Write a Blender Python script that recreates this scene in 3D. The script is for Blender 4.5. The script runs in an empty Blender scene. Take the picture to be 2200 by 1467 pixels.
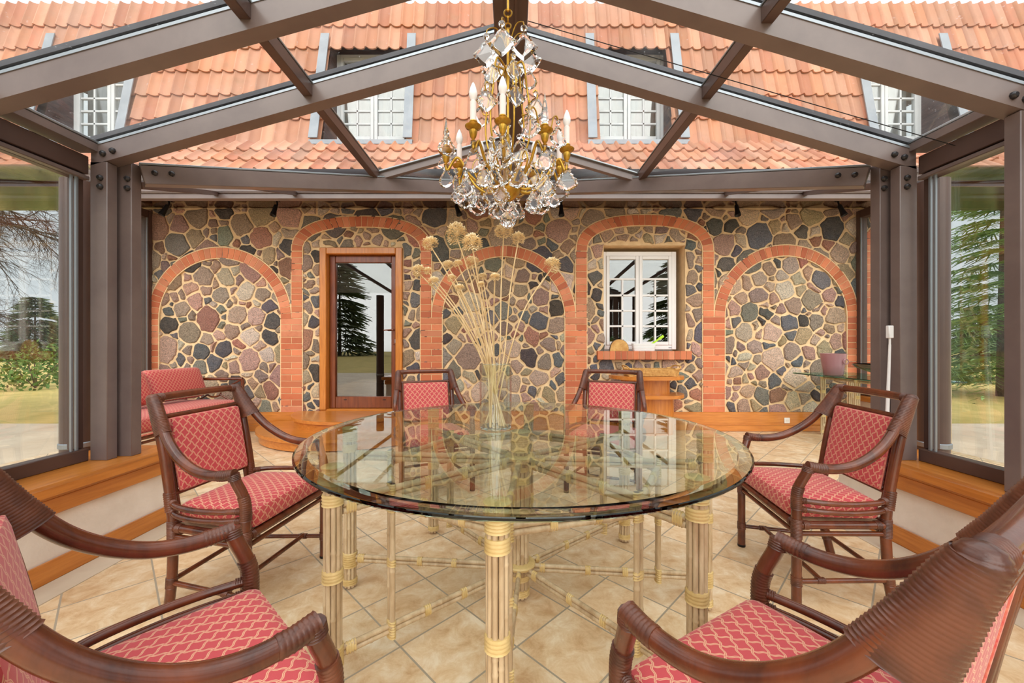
import bpy, math, random
from mathutils import Vector, Matrix, noise
R = random.Random(7)
PI = math.pi
sc = bpy.context.scene
COL = sc.collection
F, CX, CY, CZ = 856.0, 1097.0, 740.0, 1.13

def W(px, py, Y):
    """point at distance Y that the photograph shows at (px, py)"""
    return Vector(((px-CX)*Y/F, Y, CZ-(py-CY)*Y/F))

def srgb(r, g, b):
    f = lambda c: (c/255/12.92) if c/255 <= .04045 else ((c/255+.055)/1.055)**2.4
    return (f(r), f(g), f(b), 1.0)

# ------------------------------------------------------------------ materials
class NT:
    def __init__(s, name):
        s.m = bpy.data.materials.new(name); s.m.use_nodes = True
        s.t = s.m.node_tree; s.t.nodes.clear()
        s.out = s.t.nodes.new('ShaderNodeOutputMaterial')
    def n(s, typ, **kw):
        nd = s.t.nodes.new('ShaderNode'+typ)
        for k, v in kw.items():
            if k.startswith('i_'):
                key = k[2:].replace('_', ' ')
                nd.inputs[key].default_value = v
            else: setattr(nd, k, v)
        return nd
    def l(s, a, b): s.t.links.new(a, b)
    def math(s, op, a, b=None, c=None):
        nd = s.t.nodes.new('ShaderNodeMath'); nd.operation = op
        for i, v in enumerate((a, b, c)):
            if v is None: continue
            if isinstance(v, (int, float)): nd.inputs[i].default_value = v
            else: s.l(v, nd.inputs[i])
        return nd.outputs[0]
    def mix(s, fac, a, b, mode='MIX'):
        nd = s.t.nodes.new('ShaderNodeMix'); nd.data_type = 'RGBA'; nd.blend_type = mode
        for i, v in ((0, fac), (6, a), (7, b)):
            if isinstance(v, (int, float)): nd.inputs[i].default_value = v
            elif isinstance(v, tuple): nd.inputs[i].default_value = v
            else: s.l(v, nd.inputs[i])
        return nd.outputs[2]
    def coords(s, kind='Object', scale=(1, 1, 1), rot=(0, 0, 0)):
        tc = s.n('TexCoord'); mp = s.n('Mapping')
        mp.inputs['Scale'].default_value = scale; mp.inputs['Rotation'].default_value = rot
        s.l(tc.outputs[kind], mp.inputs['Vector']); return mp.outputs[0]
    def noise(s, vec, scale, detail=4, rough=.55, dist=0):
        nd = s.n('TexNoise'); nd.inputs['Scale'].default_value = scale; nd.inputs['Detail'].default_value = detail
        nd.inputs['Roughness'].default_value = rough; nd.inputs['Distortion'].default_value = dist
        if vec is not None: s.l(vec, nd.inputs['Vector'])
        return nd.outputs[0]
    def ramp(s, fac, stops):
        nd = s.n('ValToRGB'); el = nd.color_ramp.elements
        while len(el) < len(stops): el.new(.5)
        for e, (p, c) in zip(el, stops): e.position = p; e.color = c
        s.l(fac, nd.inputs[0]); return nd.outputs[0]
    def bump(s, h, strength=.3, dist=.01):
        nd = s.n('Bump'); nd.inputs['Strength'].default_value = strength; nd.inputs['Distance'].default_value = dist
        s.l(h, nd.inputs['Height']); return nd.outputs[0]
    def bsdf(s, col, rough=.5, metal=0, coat=0, sheen=0, normal=None, spec=.5, trans=0, ior=1.45):
        b = s.n('BsdfPrincipled')
        if isinstance(col, tuple): b.inputs['Base Color'].default_value = col
        else: s.l(col, b.inputs['Base Color'])
        if isinstance(rough, (int, float)): b.inputs['Roughness'].default_value = rough
        else: s.l(rough, b.inputs['Roughness'])
        b.inputs['Metallic'].default_value = metal; b.inputs['Coat Weight'].default_value = coat
        b.inputs['Coat Roughness'].default_value = .12
        b.inputs['Sheen Weight'].default_value = sheen; b.inputs['Sheen Roughness'].default_value = .4
        b.inputs['Specular IOR Level'].default_value = spec
        b.inputs['Transmission Weight'].default_value = trans; b.inputs['IOR'].default_value = ior
        if normal is not None: s.l(normal, b.inputs['Normal'])
        s.l(b.outputs[0], s.out.inputs[0]); return b

def pm(name, c1, c2=None, scale=6, stretch=(1, 1, 1), rough=.5, metal=0, bump=0, bscale=60, bdist=.004, coat=0, sheen=0, spec=.5, lo=.35, hi=.65, detail=5):
    t = NT(name); v = t.coords('Object', stretch)
    col = c1
    if c2 is not None:
        col = t.ramp(t.noise(v, scale, detail, .6, .3), [(lo, c1), (hi, c2)])
    nb = t.bump(t.noise(v, bscale, 4), bump, bdist) if bump else None
    t.bsdf(col, rough, metal, coat, sheen, nb, spec)
    return t.m

M = {}
M['frame'] = pm('bronze_metal', srgb(120, 105, 101), srgb(106, 91, 88), 3, rough=.36, coat=.15, metal=.0, spec=.6)
M['frame_dark'] = pm('dark_bronze_metal', srgb(92, 70, 62), srgb(80, 60, 54), 3, rough=.34, spec=.55)
M['gasket'] = pm('silver_gasket', srgb(150, 156, 162), rough=.4, metal=.7)
M['rubber'] = pm('dark_gasket', srgb(52, 50, 56), rough=.5)
M['bolt'] = pm('bolt_steel', srgb(62, 60, 62), rough=.28, metal=.6)
M['wood'] = pm('honey_wood', srgb(206, 130, 54), srgb(184, 108, 38), 3.2, (1.2, 14, 14), rough=.3, coat=.35, bump=.08, bscale=14)
M['wood_y'] = pm('honey_wood_along', srgb(206, 130, 54), srgb(184, 108, 38), 3.2, (14, 1.2, 14), rough=.3, coat=.35, bump=.08, bscale=14)
M['wood_z'] = pm('honey_wood_upright', srgb(206, 130, 54), srgb(184, 108, 38), 3.2, (14, 14, 1.2), rough=.3, coat=.35, bump=.08, bscale=14)
M['wood_red'] = pm('red_brown_wood', srgb(128, 62, 24), srgb(104, 46, 18), 3, (12, 12, 1.2), rough=.32, coat=.3)
M['plaster'] = pm('rough_white_plaster', srgb(236, 226, 214), srgb(222, 210, 196), 4, rough=.85, bump=.5, bscale=55, bdist=.004)
M['white'] = pm('white_paint', srgb(238, 236, 236), srgb(230, 228, 228), 2, rough=.35)
M['white_grey'] = pm('grey_white_paint', srgb(206, 208, 210), srgb(192, 195, 198), 2, rough=.45)  # greyer version of the white paint, used on the dormer casements only
M['white_plastic'] = pm('white_plastic', srgb(236, 228, 218), rough=.35)
M['grey_metal'] = pm('zinc_flashing', srgb(150, 156, 164), srgb(134, 140, 148), 3, rough=.5, metal=.2)
M['brown_boards'] = pm('brown_boards', srgb(84, 58, 52), srgb(56, 36, 32), 3, (1, 2, 18), rough=.6, bump=.4, bscale=6)
M['black'] = pm('black_metal', srgb(24, 21, 22), rough=.35, metal=.3)
M['soffit'] = pm('varnished_soffit', srgb(74, 44, 24), srgb(52, 28, 14), 3, (1, 10, 1), rough=.12, coat=.8)
M['rattan'] = pm('dark_rattan', srgb(118, 58, 30), srgb(66, 32, 20), 4, (3, 3, 1.5), rough=.27, coat=.45, bump=.1, bscale=40, lo=.3, hi=.7)
M['binding'] = pm('leather_binding', srgb(112, 62, 40), srgb(66, 34, 24), 12, rough=.36, coat=.25, bump=.12, bscale=90)
M['cane'] = pm('bamboo_cane', srgb(210, 186, 150), srgb(178, 150, 114), 5, (6, 6, 1.5), rough=.4, coat=.1, bump=.1, bscale=30)
M['lash'] = pm('yellow_lashing', srgb(222, 194, 136), srgb(200, 168, 106), 14, rough=.45, bump=.1, bscale=60)
M['cane_node'] = pm('bamboo_node', srgb(170, 128, 80), rough=.5)
M['gold'] = pm('gilt_brass', srgb(206, 164, 70), srgb(170, 126, 44), 9, rough=.3, metal=.85, bump=.15, bscale=60)
M['candle'] = pm('candle_sleeve', srgb(240, 228, 224), rough=.5)
M['stem'] = pm('dried_stem', srgb(238, 210, 164), srgb(208, 172, 118), 8, (4, 4, 1), rough=.7)
M['umbel'] = pm('dried_umbel', srgb(252, 234, 196), srgb(238, 208, 152), 30, rough=.8)
M['wicker'] = pm('wicker', srgb(222, 176, 106), srgb(190, 138, 70), 30, (1, 1, 1), rough=.55, bump=.5, bscale=70, bdist=.004)
M['bark'] = pm('bark', srgb(112, 92, 74), srgb(76, 62, 50), 8, (2, 2, .6), rough=.9, bump=.4, bscale=20)
M['log'] = pm('cut_log', srgb(216, 172, 104), srgb(190, 136, 70), 14, rough=.6)
M['leaf'] = pm('green_leaf', srgb(70, 124, 48), srgb(44, 92, 34), 6, rough=.5)
M['lime'] = pm('lime_plastic', srgb(176, 220, 40), rough=.35)
M['darkceramic'] = pm('dark_glazed_ceramic', srgb(34, 32, 24), srgb(52, 50, 34), 6, rough=.12, coat=.6)
M['oliveceramic'] = pm('olive_glaze', srgb(150, 152, 108), rough=.2, coat=.4)
M['bright'] = pm('conifer_needles', srgb(140, 168, 96), srgb(96, 128, 76), 3, rough=.8)
M['needles_dark'] = pm('pine_needles', srgb(112, 124, 84), srgb(82, 98, 66), 2, rough=.85)
M['grass'] = pm('winter_grass', srgb(198, 172, 104), srgb(164, 150, 82), 1.6, rough=.95, bump=.4, bscale=40, bdist=.02)
M['paving'] = pm('grey_paving', srgb(206, 190, 168), srgb(188, 170, 148), 2, rough=.8)
M['hedge'] = pm('shrub_leaf', srgb(104, 134, 56), srgb(70, 104, 40), 4, rough=.8)
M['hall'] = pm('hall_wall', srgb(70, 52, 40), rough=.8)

def glass_thin(name, tint=(.96, .98, .97, 1), dirt=0.0, k=1.0):
    t = NT(name)
    g = t.n('NewGeometry')
    d = t.n('VectorMath', operation='DOT_PRODUCT'); t.l(g.outputs['Normal'], d.inputs[0]); t.l(g.outputs['Incoming'], d.inputs[1])
    c = t.math('ABSOLUTE', d.outputs['Value'])
    f = t.math('POWER', t.math('SUBTRACT', 1.0, c), 5.0)
    f = t.math('MULTIPLY_ADD', f, .92, .042*k)
    tr = t.n('BsdfTransparent'); tr.inputs[0].default_value = tint
    gl = t.n('BsdfGlossy'); gl.inputs['Roughness'].default_value = 0.0
    mx = t.n('MixShader'); t.l(f, mx.inputs[0]); t.l(tr.outputs[0], mx.inputs[1]); t.l(gl.outputs[0], mx.inputs[2])
    o = mx.outputs[0]
    if dirt:
        v = t.coords('Object')
        n1 = t.noise(v, 2.3, 6, .65); n2 = t.noise(v, 55, 3, .7)
        sp = t.math('MULTIPLY', t.math('GREATER_THAN', n2, .68), .35)
        fog = t.math('MULTIPLY', t.math('SUBTRACT', n1, .45), .35)
        fog.node.use_clamp = True
        df = t.n('BsdfTranslucent'); df.inputs[0].default_value = (.8, .8, .8, 1)
        m2 = t.n('MixShader'); t.l(t.math('MULTIPLY', t.math('ADD', sp, fog), dirt), m2.inputs[0]); t.l(o, m2.inputs[1]); t.l(df.outputs[0], m2.inputs[2])
        o = m2.outputs[0]
    t.l(o, t.out.inputs[0]); return t.m
M['pane'] = glass_thin('window_glass', k=3.0)
M['roofglass'] = glass_thin('roof_glass', (.97, .985, .98, 1), dirt=.35, k=.6)

def glass_solid(name, col=(1, 1, 1, 1), ior=1.5, rough=0):
    t = NT(name); b = t.n('BsdfGlass'); b.inputs['Color'].default_value = col; b.inputs['IOR'].default_value = ior; b.inputs['Roughness'].default_value = rough
    t.l(b.outputs[0], t.out.inputs[0]); return t.m
M['tableglass'] = glass_solid('table_glass', (.93, .975, .945, 1), 1.5)
M['vaseglass'] = glass_thin('vase_glass', (.955, .975, .965, 1), k=1.8)
M['vasebase'] = glass_solid('vase_base_glass', (.96, .99, .975, 1), 1.45)
M['crystal'] = glass_solid('crystal', (.98, .98, .98, 1), 1.55)
_t = NT('pink_ribbed_glass'); _t.bsdf(srgb(196, 150, 154), .22, trans=.55, ior=1.3, coat=.3); M['pinkglass'] = _t.m
M['greenglass'] = glass_solid('console_glass', (.72, .9, .84, 1), 1.45)
M['net'] = pm('net_curtain', srgb(150, 148, 146), rough=.9)
M['bulb'] = pm('frosted_bulb', srgb(244, 242, 244), rough=.25)

def stone_mat():
    t = NT('field_stone'); v = t.coords('Object')
    a = t.n('Attribute', attribute_name='tone'); a.attribute_type = 'GEOMETRY'
    n1 = t.noise(v, 90, 5, .75); n2 = t.noise(v, 14, 5, .6)
    c = t.mix(t.math('MULTIPLY', n2, .35), a.outputs[0], srgb(186, 160, 138))
    c = t.mix(1.0, c, t.ramp(n1, [(.3, (.35, .35, .36, 1)), (.5, (1, 1, 1, 1)), (.7, (1.75, 1.68, 1.6, 1))]), 'MULTIPLY')
    h = t.math('ADD', t.noise(v, 22, 8, .75, 1.0), t.math('MULTIPLY', n1, .35))
    t.bsdf(c, .55, normal=t.bump(h, 1.0, .035), spec=.4); return t.m
M['stone'] = stone_mat()
M['mortar'] = pm('sand_mortar', srgb(236, 204, 160), srgb(218, 184, 140), 9, rough=.9, bump=.6, bscale=70, bdist=.006)

def tone_mat(name, mixcol, amt, nscale, rough, bump, bs):
    t = NT(name); v = t.coords('Object')
    a = t.n('Attribute', attribute_name='tone'); a.attribute_type = 'GEOMETRY'
    n = t.noise(v, nscale, 6, .65)
    f = t.math('MULTIPLY', t.math('SUBTRACT', n, .5), amt*4); f.node.use_clamp = True
    c = t.mix(f, a.outputs[0], mixcol)
    t.bsdf(c, rough, normal=t.bump(t.noise(v, bs, 4), bump, .004)); return t.m
M['brick'] = tone_mat('orange_brick', srgb(168, 84, 52), .5, 7, .6, .3, 60)
M['tile'] = tone_mat('clay_roof_tile', srgb(160, 122, 96), .62, 5, .75, .25, 40)

def floor_mat():
    t = NT('diagonal_floor_tile')
    tc = t.n('TexCoord'); P = tc.outputs['Object']
    def fam(nx, ny, off, sp):
        d = t.n('VectorMath', operation='DOT_PRODUCT'); t.l(P, d.inputs[0]); d.inputs[1].default_value = (nx, ny, 0)
        return t.math('DIVIDE', t.math('SUBTRACT', d.outputs['Value'], off), sp)
    a = fam(.7071, .7071, .762, .308); b = fam(.7071, -.7071, -1.345, .308)
    def edge(x):
        fr = t.math('FRACT', x); return t.math('MINIMUM', fr, t.math('SUBTRACT', 1.0, fr))
    e = t.math('MINIMUM', edge(a), edge(b))
    grout = t.math('LESS_THAN', e, .0115)
    cell = t.n('CombineXYZ'); t.l(t.math('FLOOR', a), cell.inputs[0]); t.l(t.math('FLOOR', b), cell.inputs[1])
    wn = t.n('TexWhiteNoise'); wn.noise_dimensions = '3D'; t.l(cell.outputs[0], wn.inputs['Vector'])
    off = t.n('VectorMath', operation='ADD'); t.l(P, off.inputs[0])
    sc_ = t.n('VectorMath', operation='SCALE'); sc_.inputs['Scale'].default_value = 7.0
    t.l(wn.outputs['Color'], sc_.inputs[0]); t.l(sc_.outputs[0], off.inputs[1])
    n1 = t.noise(off.outputs[0], 11, 9, .70, .45); n2 = t.noise(off.outputs[0], 2.2, 4, .5, .4)
    c = t.ramp(n1, [(.33, srgb(196, 158, 116)), (.46, srgb(220, 190, 150)), (.55, srgb(230, 206, 170)), (.68, srgb(244, 230, 204))])
    c = t.mix(t.math('MULTIPLY', n2, .45), c, srgb(206, 160, 112))
    hv = t.n('HueSaturation'); t.l(c, hv.inputs['Color'])
    t.l(t.math('MULTIPLY_ADD', wn.outputs['Value'], .22, .86), hv.inputs['Value'])
    c = t.mix(grout, hv.outputs[0], srgb(160, 146, 126))
    rough = t.math('MULTIPLY_ADD', grout, .4, .38)
    h = t.math('ADD', t.math('MULTIPLY', t.math('SUBTRACT', 1.0, grout), .5), t.math('MULTIPLY', n1, .5))
    t.bsdf(c, rough, normal=t.bump(h, .35, .004)); return t.m
M['floor'] = floor_mat()

def fabric(name, w=.040, h=.046):
    t = NT(name); uv = t.n('UVMap'); sx = t.n('SeparateXYZ'); t.l(uv.outputs[0], sx.inputs[0])
    u = t.math('DIVIDE', sx.outputs[0], w); v = t.math('DIVIDE', sx.outputs[1], h)
    p = t.math('ADD', u, v); q = t.math('SUBTRACT', u, v)
    wave = lambda x: t.math('MULTIPLY', t.math('SINE', t.math('MULTIPLY', x, 2*PI)), .075)
    p2 = t.math('ADD', p, wave(q)); q2 = t.math('SUBTRACT', q, wave(p))
    def dist(x):
        f = t.math('FRACT', x); return t.math('MINIMUM', f, t.math('SUBTRACT', 1.0, f))
    d = t.math('MINIMUM', dist(p2), dist(q2))
    s = t.math('SUBTRACT', 1.0, t.math('DIVIDE', d, .10)); s.node.use_clamp = True
    line = t.math('MULTIPLY', t.math('GREATER_THAN', d, .016), t.math('LESS_THAN', d, .082))
    line2 = t.math('MULTIPLY', line, .80)
    nz = t.noise(uv.outputs[0], 900, 2)
    red = t.mix(nz, srgb(204, 80, 84), srgb(186, 62, 68))
    cream = t.mix(nz, srgb(238, 196, 156), srgb(222, 172, 132))
    c = t.mix(line2, red, cream)
    t.bsdf(c, .55, sheen=.25, normal=t.bump(t.math('ADD', t.math('MULTIPLY', line, .5), t.math('MULTIPLY', nz, .2)), .4, .002)); return t.m
M['fabric'] = fabric('red_lattice_damask')
M['piping'] = pm('red_piping', srgb(206, 84, 84), srgb(222, 150, 120), 60, rough=.6, sheen=.2)

# ------------------------------------------------------------------ mesh builder
class MB:
    def __init__(s): s.v = []; s.f = []; s.mi = []; s.uv = {}; s.tone = []; s.cm = 0; s.ct = None; s.flat = set()
    def add(s, vs, fs, uvs=None, flat=False):
        o = len(s.v); s.v += [tuple(p) for p in vs]
        for i, f in enumerate(fs):
            if flat: s.flat.add(len(s.f))
            if uvs is not None: s.uv[len(s.f)] = uvs[i]
            s.f.append(tuple(o+k for k in f)); s.mi.append(s.cm); s.tone.append(s.ct)
        return s
    def box(s, x0, x1, y0, y1, z0, z1, b=0.0, mat=None):
        c = Vector(((x0+x1)/2, (y0+y1)/2, (z0+z1)/2)); h = (abs(x1-x0)/2, abs(y1-y0)/2, abs(z1-z0)/2)
        b = min(b, .45*min(h)) if b else 0
        vs, idx = [], {}
        if not b:
            vs = [Vector((sx*h[0], sy*h[1], sz*h[2])) for sz in (-1, 1) for sy in (-1, 1) for sx in (-1, 1)]
            fs = [(0, 2, 3, 1), (4, 5, 7, 6), (0, 1, 5, 4), (2, 6, 7, 3), (0, 4, 6, 2), (1, 3, 7, 5)]
        else:
            for sx in (-1, 1):
                for sy in (-1, 1):
                    for sz in (-1, 1):
                        for ax in range(3):
                            p = [sx*(h[0]-b), sy*(h[1]-b), sz*(h[2]-b)]; p[ax] = (sx, sy, sz)[ax]*h[ax]
                            idx[(sx, sy, sz, ax)] = len(vs); vs.append(Vector(p))
            fs = []
            for ax in range(3):
                o1, o2 = [a for a in range(3) if a != ax]
                for sg in (-1, 1):
                    q = []
                    for (a, b2) in ((-1, -1), (1, -1), (1, 1), (-1, 1)):
                        k = [0, 0, 0]; k[ax] = sg; k[o1] = a; k[o2] = b2; q.append(idx[(k[0], k[1], k[2], ax)])
                    fs.append(tuple(q))
                for a in (-1, 1):
                    for b2 in (-1, 1):
                        k0 = [0, 0, 0]; k0[o1] = a; k0[o2] = b2; k1 = list(k0); k0[ax] = -1; k1[ax] = 1
                        fs.append((idx[(*k0, o1)], idx[(*k1, o1)], idx[(*k1, o2)], idx[(*k0, o2)]))
            for sx in (-1, 1):
                for sy in (-1, 1):
                    for sz in (-1, 1): fs.append(tuple(idx[(sx, sy, sz, a)] for a in range(3)))
            # fix winding outward
            ff = []
            for f in fs:
                n = (vs[f[1]]-vs[f[0]]).cross(vs[f[2]]-vs[f[0]]); cc = sum((vs[i] for i in f), Vector())/len(f)
                ff.append(f if n.dot(cc) > 0 else tuple(reversed(f)))
            fs = ff
        if mat is not None: vs = [mat @ p for p in vs]
        return s.add([p+c if mat is None else p for p in vs], fs)
    def beam(s, p0, p1, w, h, up=(0, 0, 1), b=.003):
        """bar of width w (sideways) and height h from p0 to p1 (centre line)"""
        p0, p1 = Vector(p0), Vector(p1); d = (p1-p0); L = d.length; d.normalize()
        u = Vector(up); r = d.cross(u).normalized(); u = r.cross(d)
        m = Matrix((r, d, u)).transposed().to_4x4(); m.translation = (p0+p1)/2
        return s.box(-w/2, w/2, -L/2, L/2, -h/2, h/2, b, m)
    def prism(s, poly, a, b, axis='Y'):
        """extrude a 2-D polygon from a to b along axis (poly: (x,z) for Y, (x,y) for Z, (y,z) for X)"""
        mk = {'Y': lambda p, t: (p[0], t, p[1]), 'Z': lambda p, t: (p[0], p[1], t), 'X': lambda p, t: (t, p[0], p[1])}[axis]
        n = len(poly); vs = [mk(p, a) for p in poly]+[mk(p, b) for p in poly]
        ar = sum(poly[i][0]*poly[(i+1) % n][1]-poly[(i+1) % n][0]*poly[i][1] for i in range(n))
        fs = [tuple(range(n)), tuple(range(2*n-1, n-1, -1))]+[(i, n+i, n+(i+1) % n, (i+1) % n) for i in range(n)]
        sgn = (ar > 0) == (axis != 'Y')
        if (b > a) == sgn: fs = [tuple(reversed(f)) for f in fs]
        return s.add(vs, fs)
    def slab(s, pts, t):
        """thin plate: polygon of 3-D points given thickness t along its normal"""
        P = [Vector(p) for p in pts]; n = (P[1]-P[0]).cross(P[2]-P[0]).normalized()*t/2; k = len(P)
        return s.add([p+n for p in P]+[p-n for p in P], [tuple(range(k)), tuple(range(2*k-1, k-1, -1))]+[(i, k+i, k+(i+1) % k, (i+1) % k) for i in range(k)])
    def tube(s, path, r, seg=10, caps=True, ell=None, up=None):
        P = [Vector(p) for p in path]; n = len(P)
        rad = r if isinstance(r, (list, tuple)) else [r]*n
        T = [(P[min(i+1, n-1)]-P[max(i-1, 0)]).normalized() for i in range(n)]
        u0 = Vector(up) if up else (Vector((0, 0, 1)) if abs(T[0].z) < .9 else Vector((0, 1, 0)))
        N = (u0-T[0]*u0.dot(T[0])).normalized(); vs = []
        for i in range(n):
            N = (N-T[i]*N.dot(T[i])).normalized(); B = T[i].cross(N)
            e = ell[i] if ell else (1, 1)
            for k in range(seg):
                a = 2*PI*k/seg; vs.append(P[i]+(N*math.cos(a)*e[0]+B*math.sin(a)*e[1])*rad[i])
        fs = [(i*seg+k, i*seg+(k+1) % seg, (i+1)*seg+(k+1) % seg, (i+1)*seg+k) for i in range(n-1) for k in range(seg)]
        if caps: fs += [tuple(range(seg-1, -1, -1)), tuple(range((n-1)*seg, n*seg))]
        return s.add(vs, fs)
    def wrap(s, path, r, pitch=.006, seg=12, amp=.0012, ell=None, up=None, sub=3):
        """cord wound round a path: a sleeve with one ridge per turn"""
        P = resample(path, max(2, int(plen(path)/pitch*sub)))
        n = len(P); rr = []; ee = []
        Q = [Vector(a) for a in path]; cum = [0]
        for k in range(len(Q)-1): cum.append(cum[-1]+(Q[k+1]-Q[k]).length)
        for i in range(n):
            d = cum[-1]*i/(n-1); k = 0
            while k < len(Q)-2 and cum[k+1] < d: k += 1
            t = (k+(d-cum[k])/max(1e-9, cum[k+1]-cum[k]))/(len(Q)-1); base = r if isinstance(r, (int, float)) else lerp_list(r, t)
            rr.append(base+amp*(math.cos(2*PI*(i % sub)/sub)))
            if ell: ee.append((lerp_list([e[0] for e in ell], t), lerp_list([e[1] for e in ell], t)))
        return s.tube(P, rr, seg, True, ee if ell else None, up)
    def lathe(s, prof, c=(0, 0, 0), seg=24, m=None):
        vs = []; fs = []; n = len(prof)
        for (r, z) in prof:
            for k in range(seg):
                a = 2*PI*k/seg; p = Vector((r*math.cos(a), r*math.sin(a), z)); vs.append((m @ p if m else p)+Vector(c))
        for i in range(n-1):
            for k in range(seg): fs.append((i*seg+k, i*seg+(k+1) % seg, (i+1)*seg+(k+1) % seg, (i+1)*seg+k))
        if prof[0][0] > 1e-6: fs.append(tuple(range(seg-1, -1, -1)))
        if prof[-1][0] > 1e-6: fs.append(tuple(range((n-1)*seg, n*seg)))
        return s.add(vs, fs)
    def ball(s, c, r, seg=10, rings=6, sc=(1, 1, 1)):
        pr = [(max(1e-7, math.sin(PI*i/rings)), -math.cos(PI*i/rings)) for i in range(rings+1)]
        o = len(s.v); s.lathe(pr, (0, 0, 0), seg)
        for i in range(o, len(s.v)):
            p = s.v[i]; s.v[i] = (c[0]+p[0]*r*sc[0], c[1]+p[1]*r*sc[1], c[2]+p[2]*r*sc[2])
        return s
    def pillow(s, w, d, t, rad=.02, crown=.0, N=12, m=None, uvo=(0, 0), taper=None):
        """padded block centred at the origin; UVs in metres"""
        h = (w/2, d/2, t/2)
        for ax in range(3):
            o1, o2 = [(1, 2), (0, 2), (0, 1)][ax]
            n1 = N if o1 != 2 else 4; n2 = N if o2 != 2 else 4
            for sg in (-1, 1):
                vs = []; uvv = []
                for i in range(n1+1):
                    for j in range(n2+1):
                        p = [0, 0, 0]; p[ax] = sg*h[ax]; p[o1] = (2*i/n1-1)*h[o1]; p[o2] = (2*j/n2-1)*h[o2]
                        uv = (p[o1]+uvo[0]+(0 if ax == 2 else .013*ax), p[o2]+uvo[1]) if ax == 2 else (p[o1]+uvo[0], p[2]+h[1]*sg+uvo[1])
                        q = []
                        for k in range(3):
                            rk = min(rad, h[k]*.95); q.append(max(-h[k]+rk, min(h[k]-rk, p[k])))
                        dv = Vector(p)-Vector(q)
                        mx = max(abs(x) for x in dv) or 1
                        pp = Vector(q)+(dv.normalized()*min(rad, mx) if dv.length > 1e-9 else Vector())
                        fx = 1-(pp.x/h[0])**2; fy = 1-(pp.y/h[1])**2
                        pp.z += (1 if pp.z > 0 else -.5)*crown*max(0, fx)**.6*max(0, fy)**.6*(abs(pp.z)/h[2])
                        if taper: pp.x *= taper(pp.y)
                        vs.append(m @ pp if m else pp); uvv.append(uv)
                fs = []; us = []
                for i in range(n1):
                    for j in range(n2):
                        a = i*(n2+1)+j; f = (a, a+n2+1, a+n2+2, a+1)
                        if (sg > 0) == (ax == 1): f = tuple(reversed(f))
                        fs.append(f); us.append([uvv[k] for k in f])
                s.add(vs, fs, us)
        return s
    def build(s, name, mats, parent=None, smooth=40, origin=None, weld=False):
        me = bpy.data.meshes.new(name)
        vs = s.v if origin is None else [(p[0]-origin[0], p[1]-origin[1], p[2]-origin[2]) for p in s.v]
        me.from_pydata(vs, [], s.f)
        for mt in (mats if isinstance(mats, (list, tuple)) else [mats]): me.materials.append(M[mt] if isinstance(mt, str) else mt)
        if any(s.mi): me.polygons.foreach_set('material_index', s.mi)
        if s.uv:
            L = me.uv_layers.new(name='UVMap')
            for p in me.polygons:
                u = s.uv.get(p.index)
                if u:
                    for k, li in enumerate(p.loop_indices): L.data[li].uv = u[k]
        if any(x is not None for x in s.tone):
            at = me.attributes.new('tone', 'FLOAT_COLOR', 'FACE')
            fl = []
            for x in s.tone: fl += list(x or (1, 1, 1, 1))
            at.data.foreach_set('color', fl)
        if smooth:
            me.polygons.foreach_set('use_smooth', [i not in s.flat for i in range(len(s.f))])
            me.set_sharp_from_angle(angle=math.radians(smooth))
        me.update()
        o = bpy.data.objects.new(name, me); COL.objects.link(o)
        if parent: o.parent = parent
        if origin is not None: o.location = origin
        return o

def plen(p): return sum((Vector(p[i+1])-Vector(p[i])).length for i in range(len(p)-1))
def lerp_list(l, t):
    x = t*(len(l)-1); i = min(int(x), len(l)-2); return l[i]+(l[i+1]-l[i])*(x-i)
def resample(path, n):
    P = [Vector(p) for p in path]; L = plen(P); out = [P[0]]; step = L/n; i = 0; acc = 0; pos = P[0].copy()
    cum = [0]
    for k in range(len(P)-1): cum.append(cum[-1]+(P[k+1]-P[k]).length)
    for j in range(1, n+1):
        d = min(L, j*step)
        while i < len(P)-2 and cum[i+1] < d: i += 1
        seg = cum[i+1]-cum[i]; out.append(P[i].lerp(P[i+1], (d-cum[i])/seg if seg else 0))
    return out
def crom(pts, sub=8):
    P = [Vector(p) for p in pts]; out = []
    for i in range(len(P)-1):
        p0 = P[max(i-1, 0)]; p1 = P[i]; p2 = P[i+1]; p3 = P[min(i+2, len(P)-1)]
        for k in range(sub):
            t = k/sub
            out.append(.5*((2*p1)+(p2-p0)*t+(2*p0-5*p1+4*p2-p3)*t*t+(3*p1-p0-3*p2+p3)*t**3))
    out.append(P[-1]); return out

# ------------------------------------------------------------------ object helpers
def tag(o, label, cat, group=None, kind=None):
    o['label'] = label; o['category'] = cat
    if group: o['group'] = group
    if kind: o['kind'] = kind
    return o
def thing(name, label, cat, loc=(0, 0, 0), rz=0, group=None, kind=None):
    o = bpy.data.objects.new(name, None); COL.objects.link(o); o.location = loc; o.rotation_euler = (0, 0, rz)
    o.empty_display_size = .1
    return tag(o, label, cat, group, kind)
def st(o, label, cat): return tag(o, label, cat, None, 'structure')
KIDS = {}
def dup(root, loc, rz, label, group=None):
    allo = list(COL.objects)
    def rec(o, par):
        c = o.copy(); COL.objects.link(c)
        if par: c.parent = par; c.matrix_parent_inverse = o.matrix_parent_inverse.copy()
        for ch in allo:
            if ch.parent == o: rec(ch, c)
        return c
    r = rec(root, None); r.location = loc; r.rotation_euler = (0, 0, rz); r['label'] = label
    if group: r['group'] = group
    return r
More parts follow.
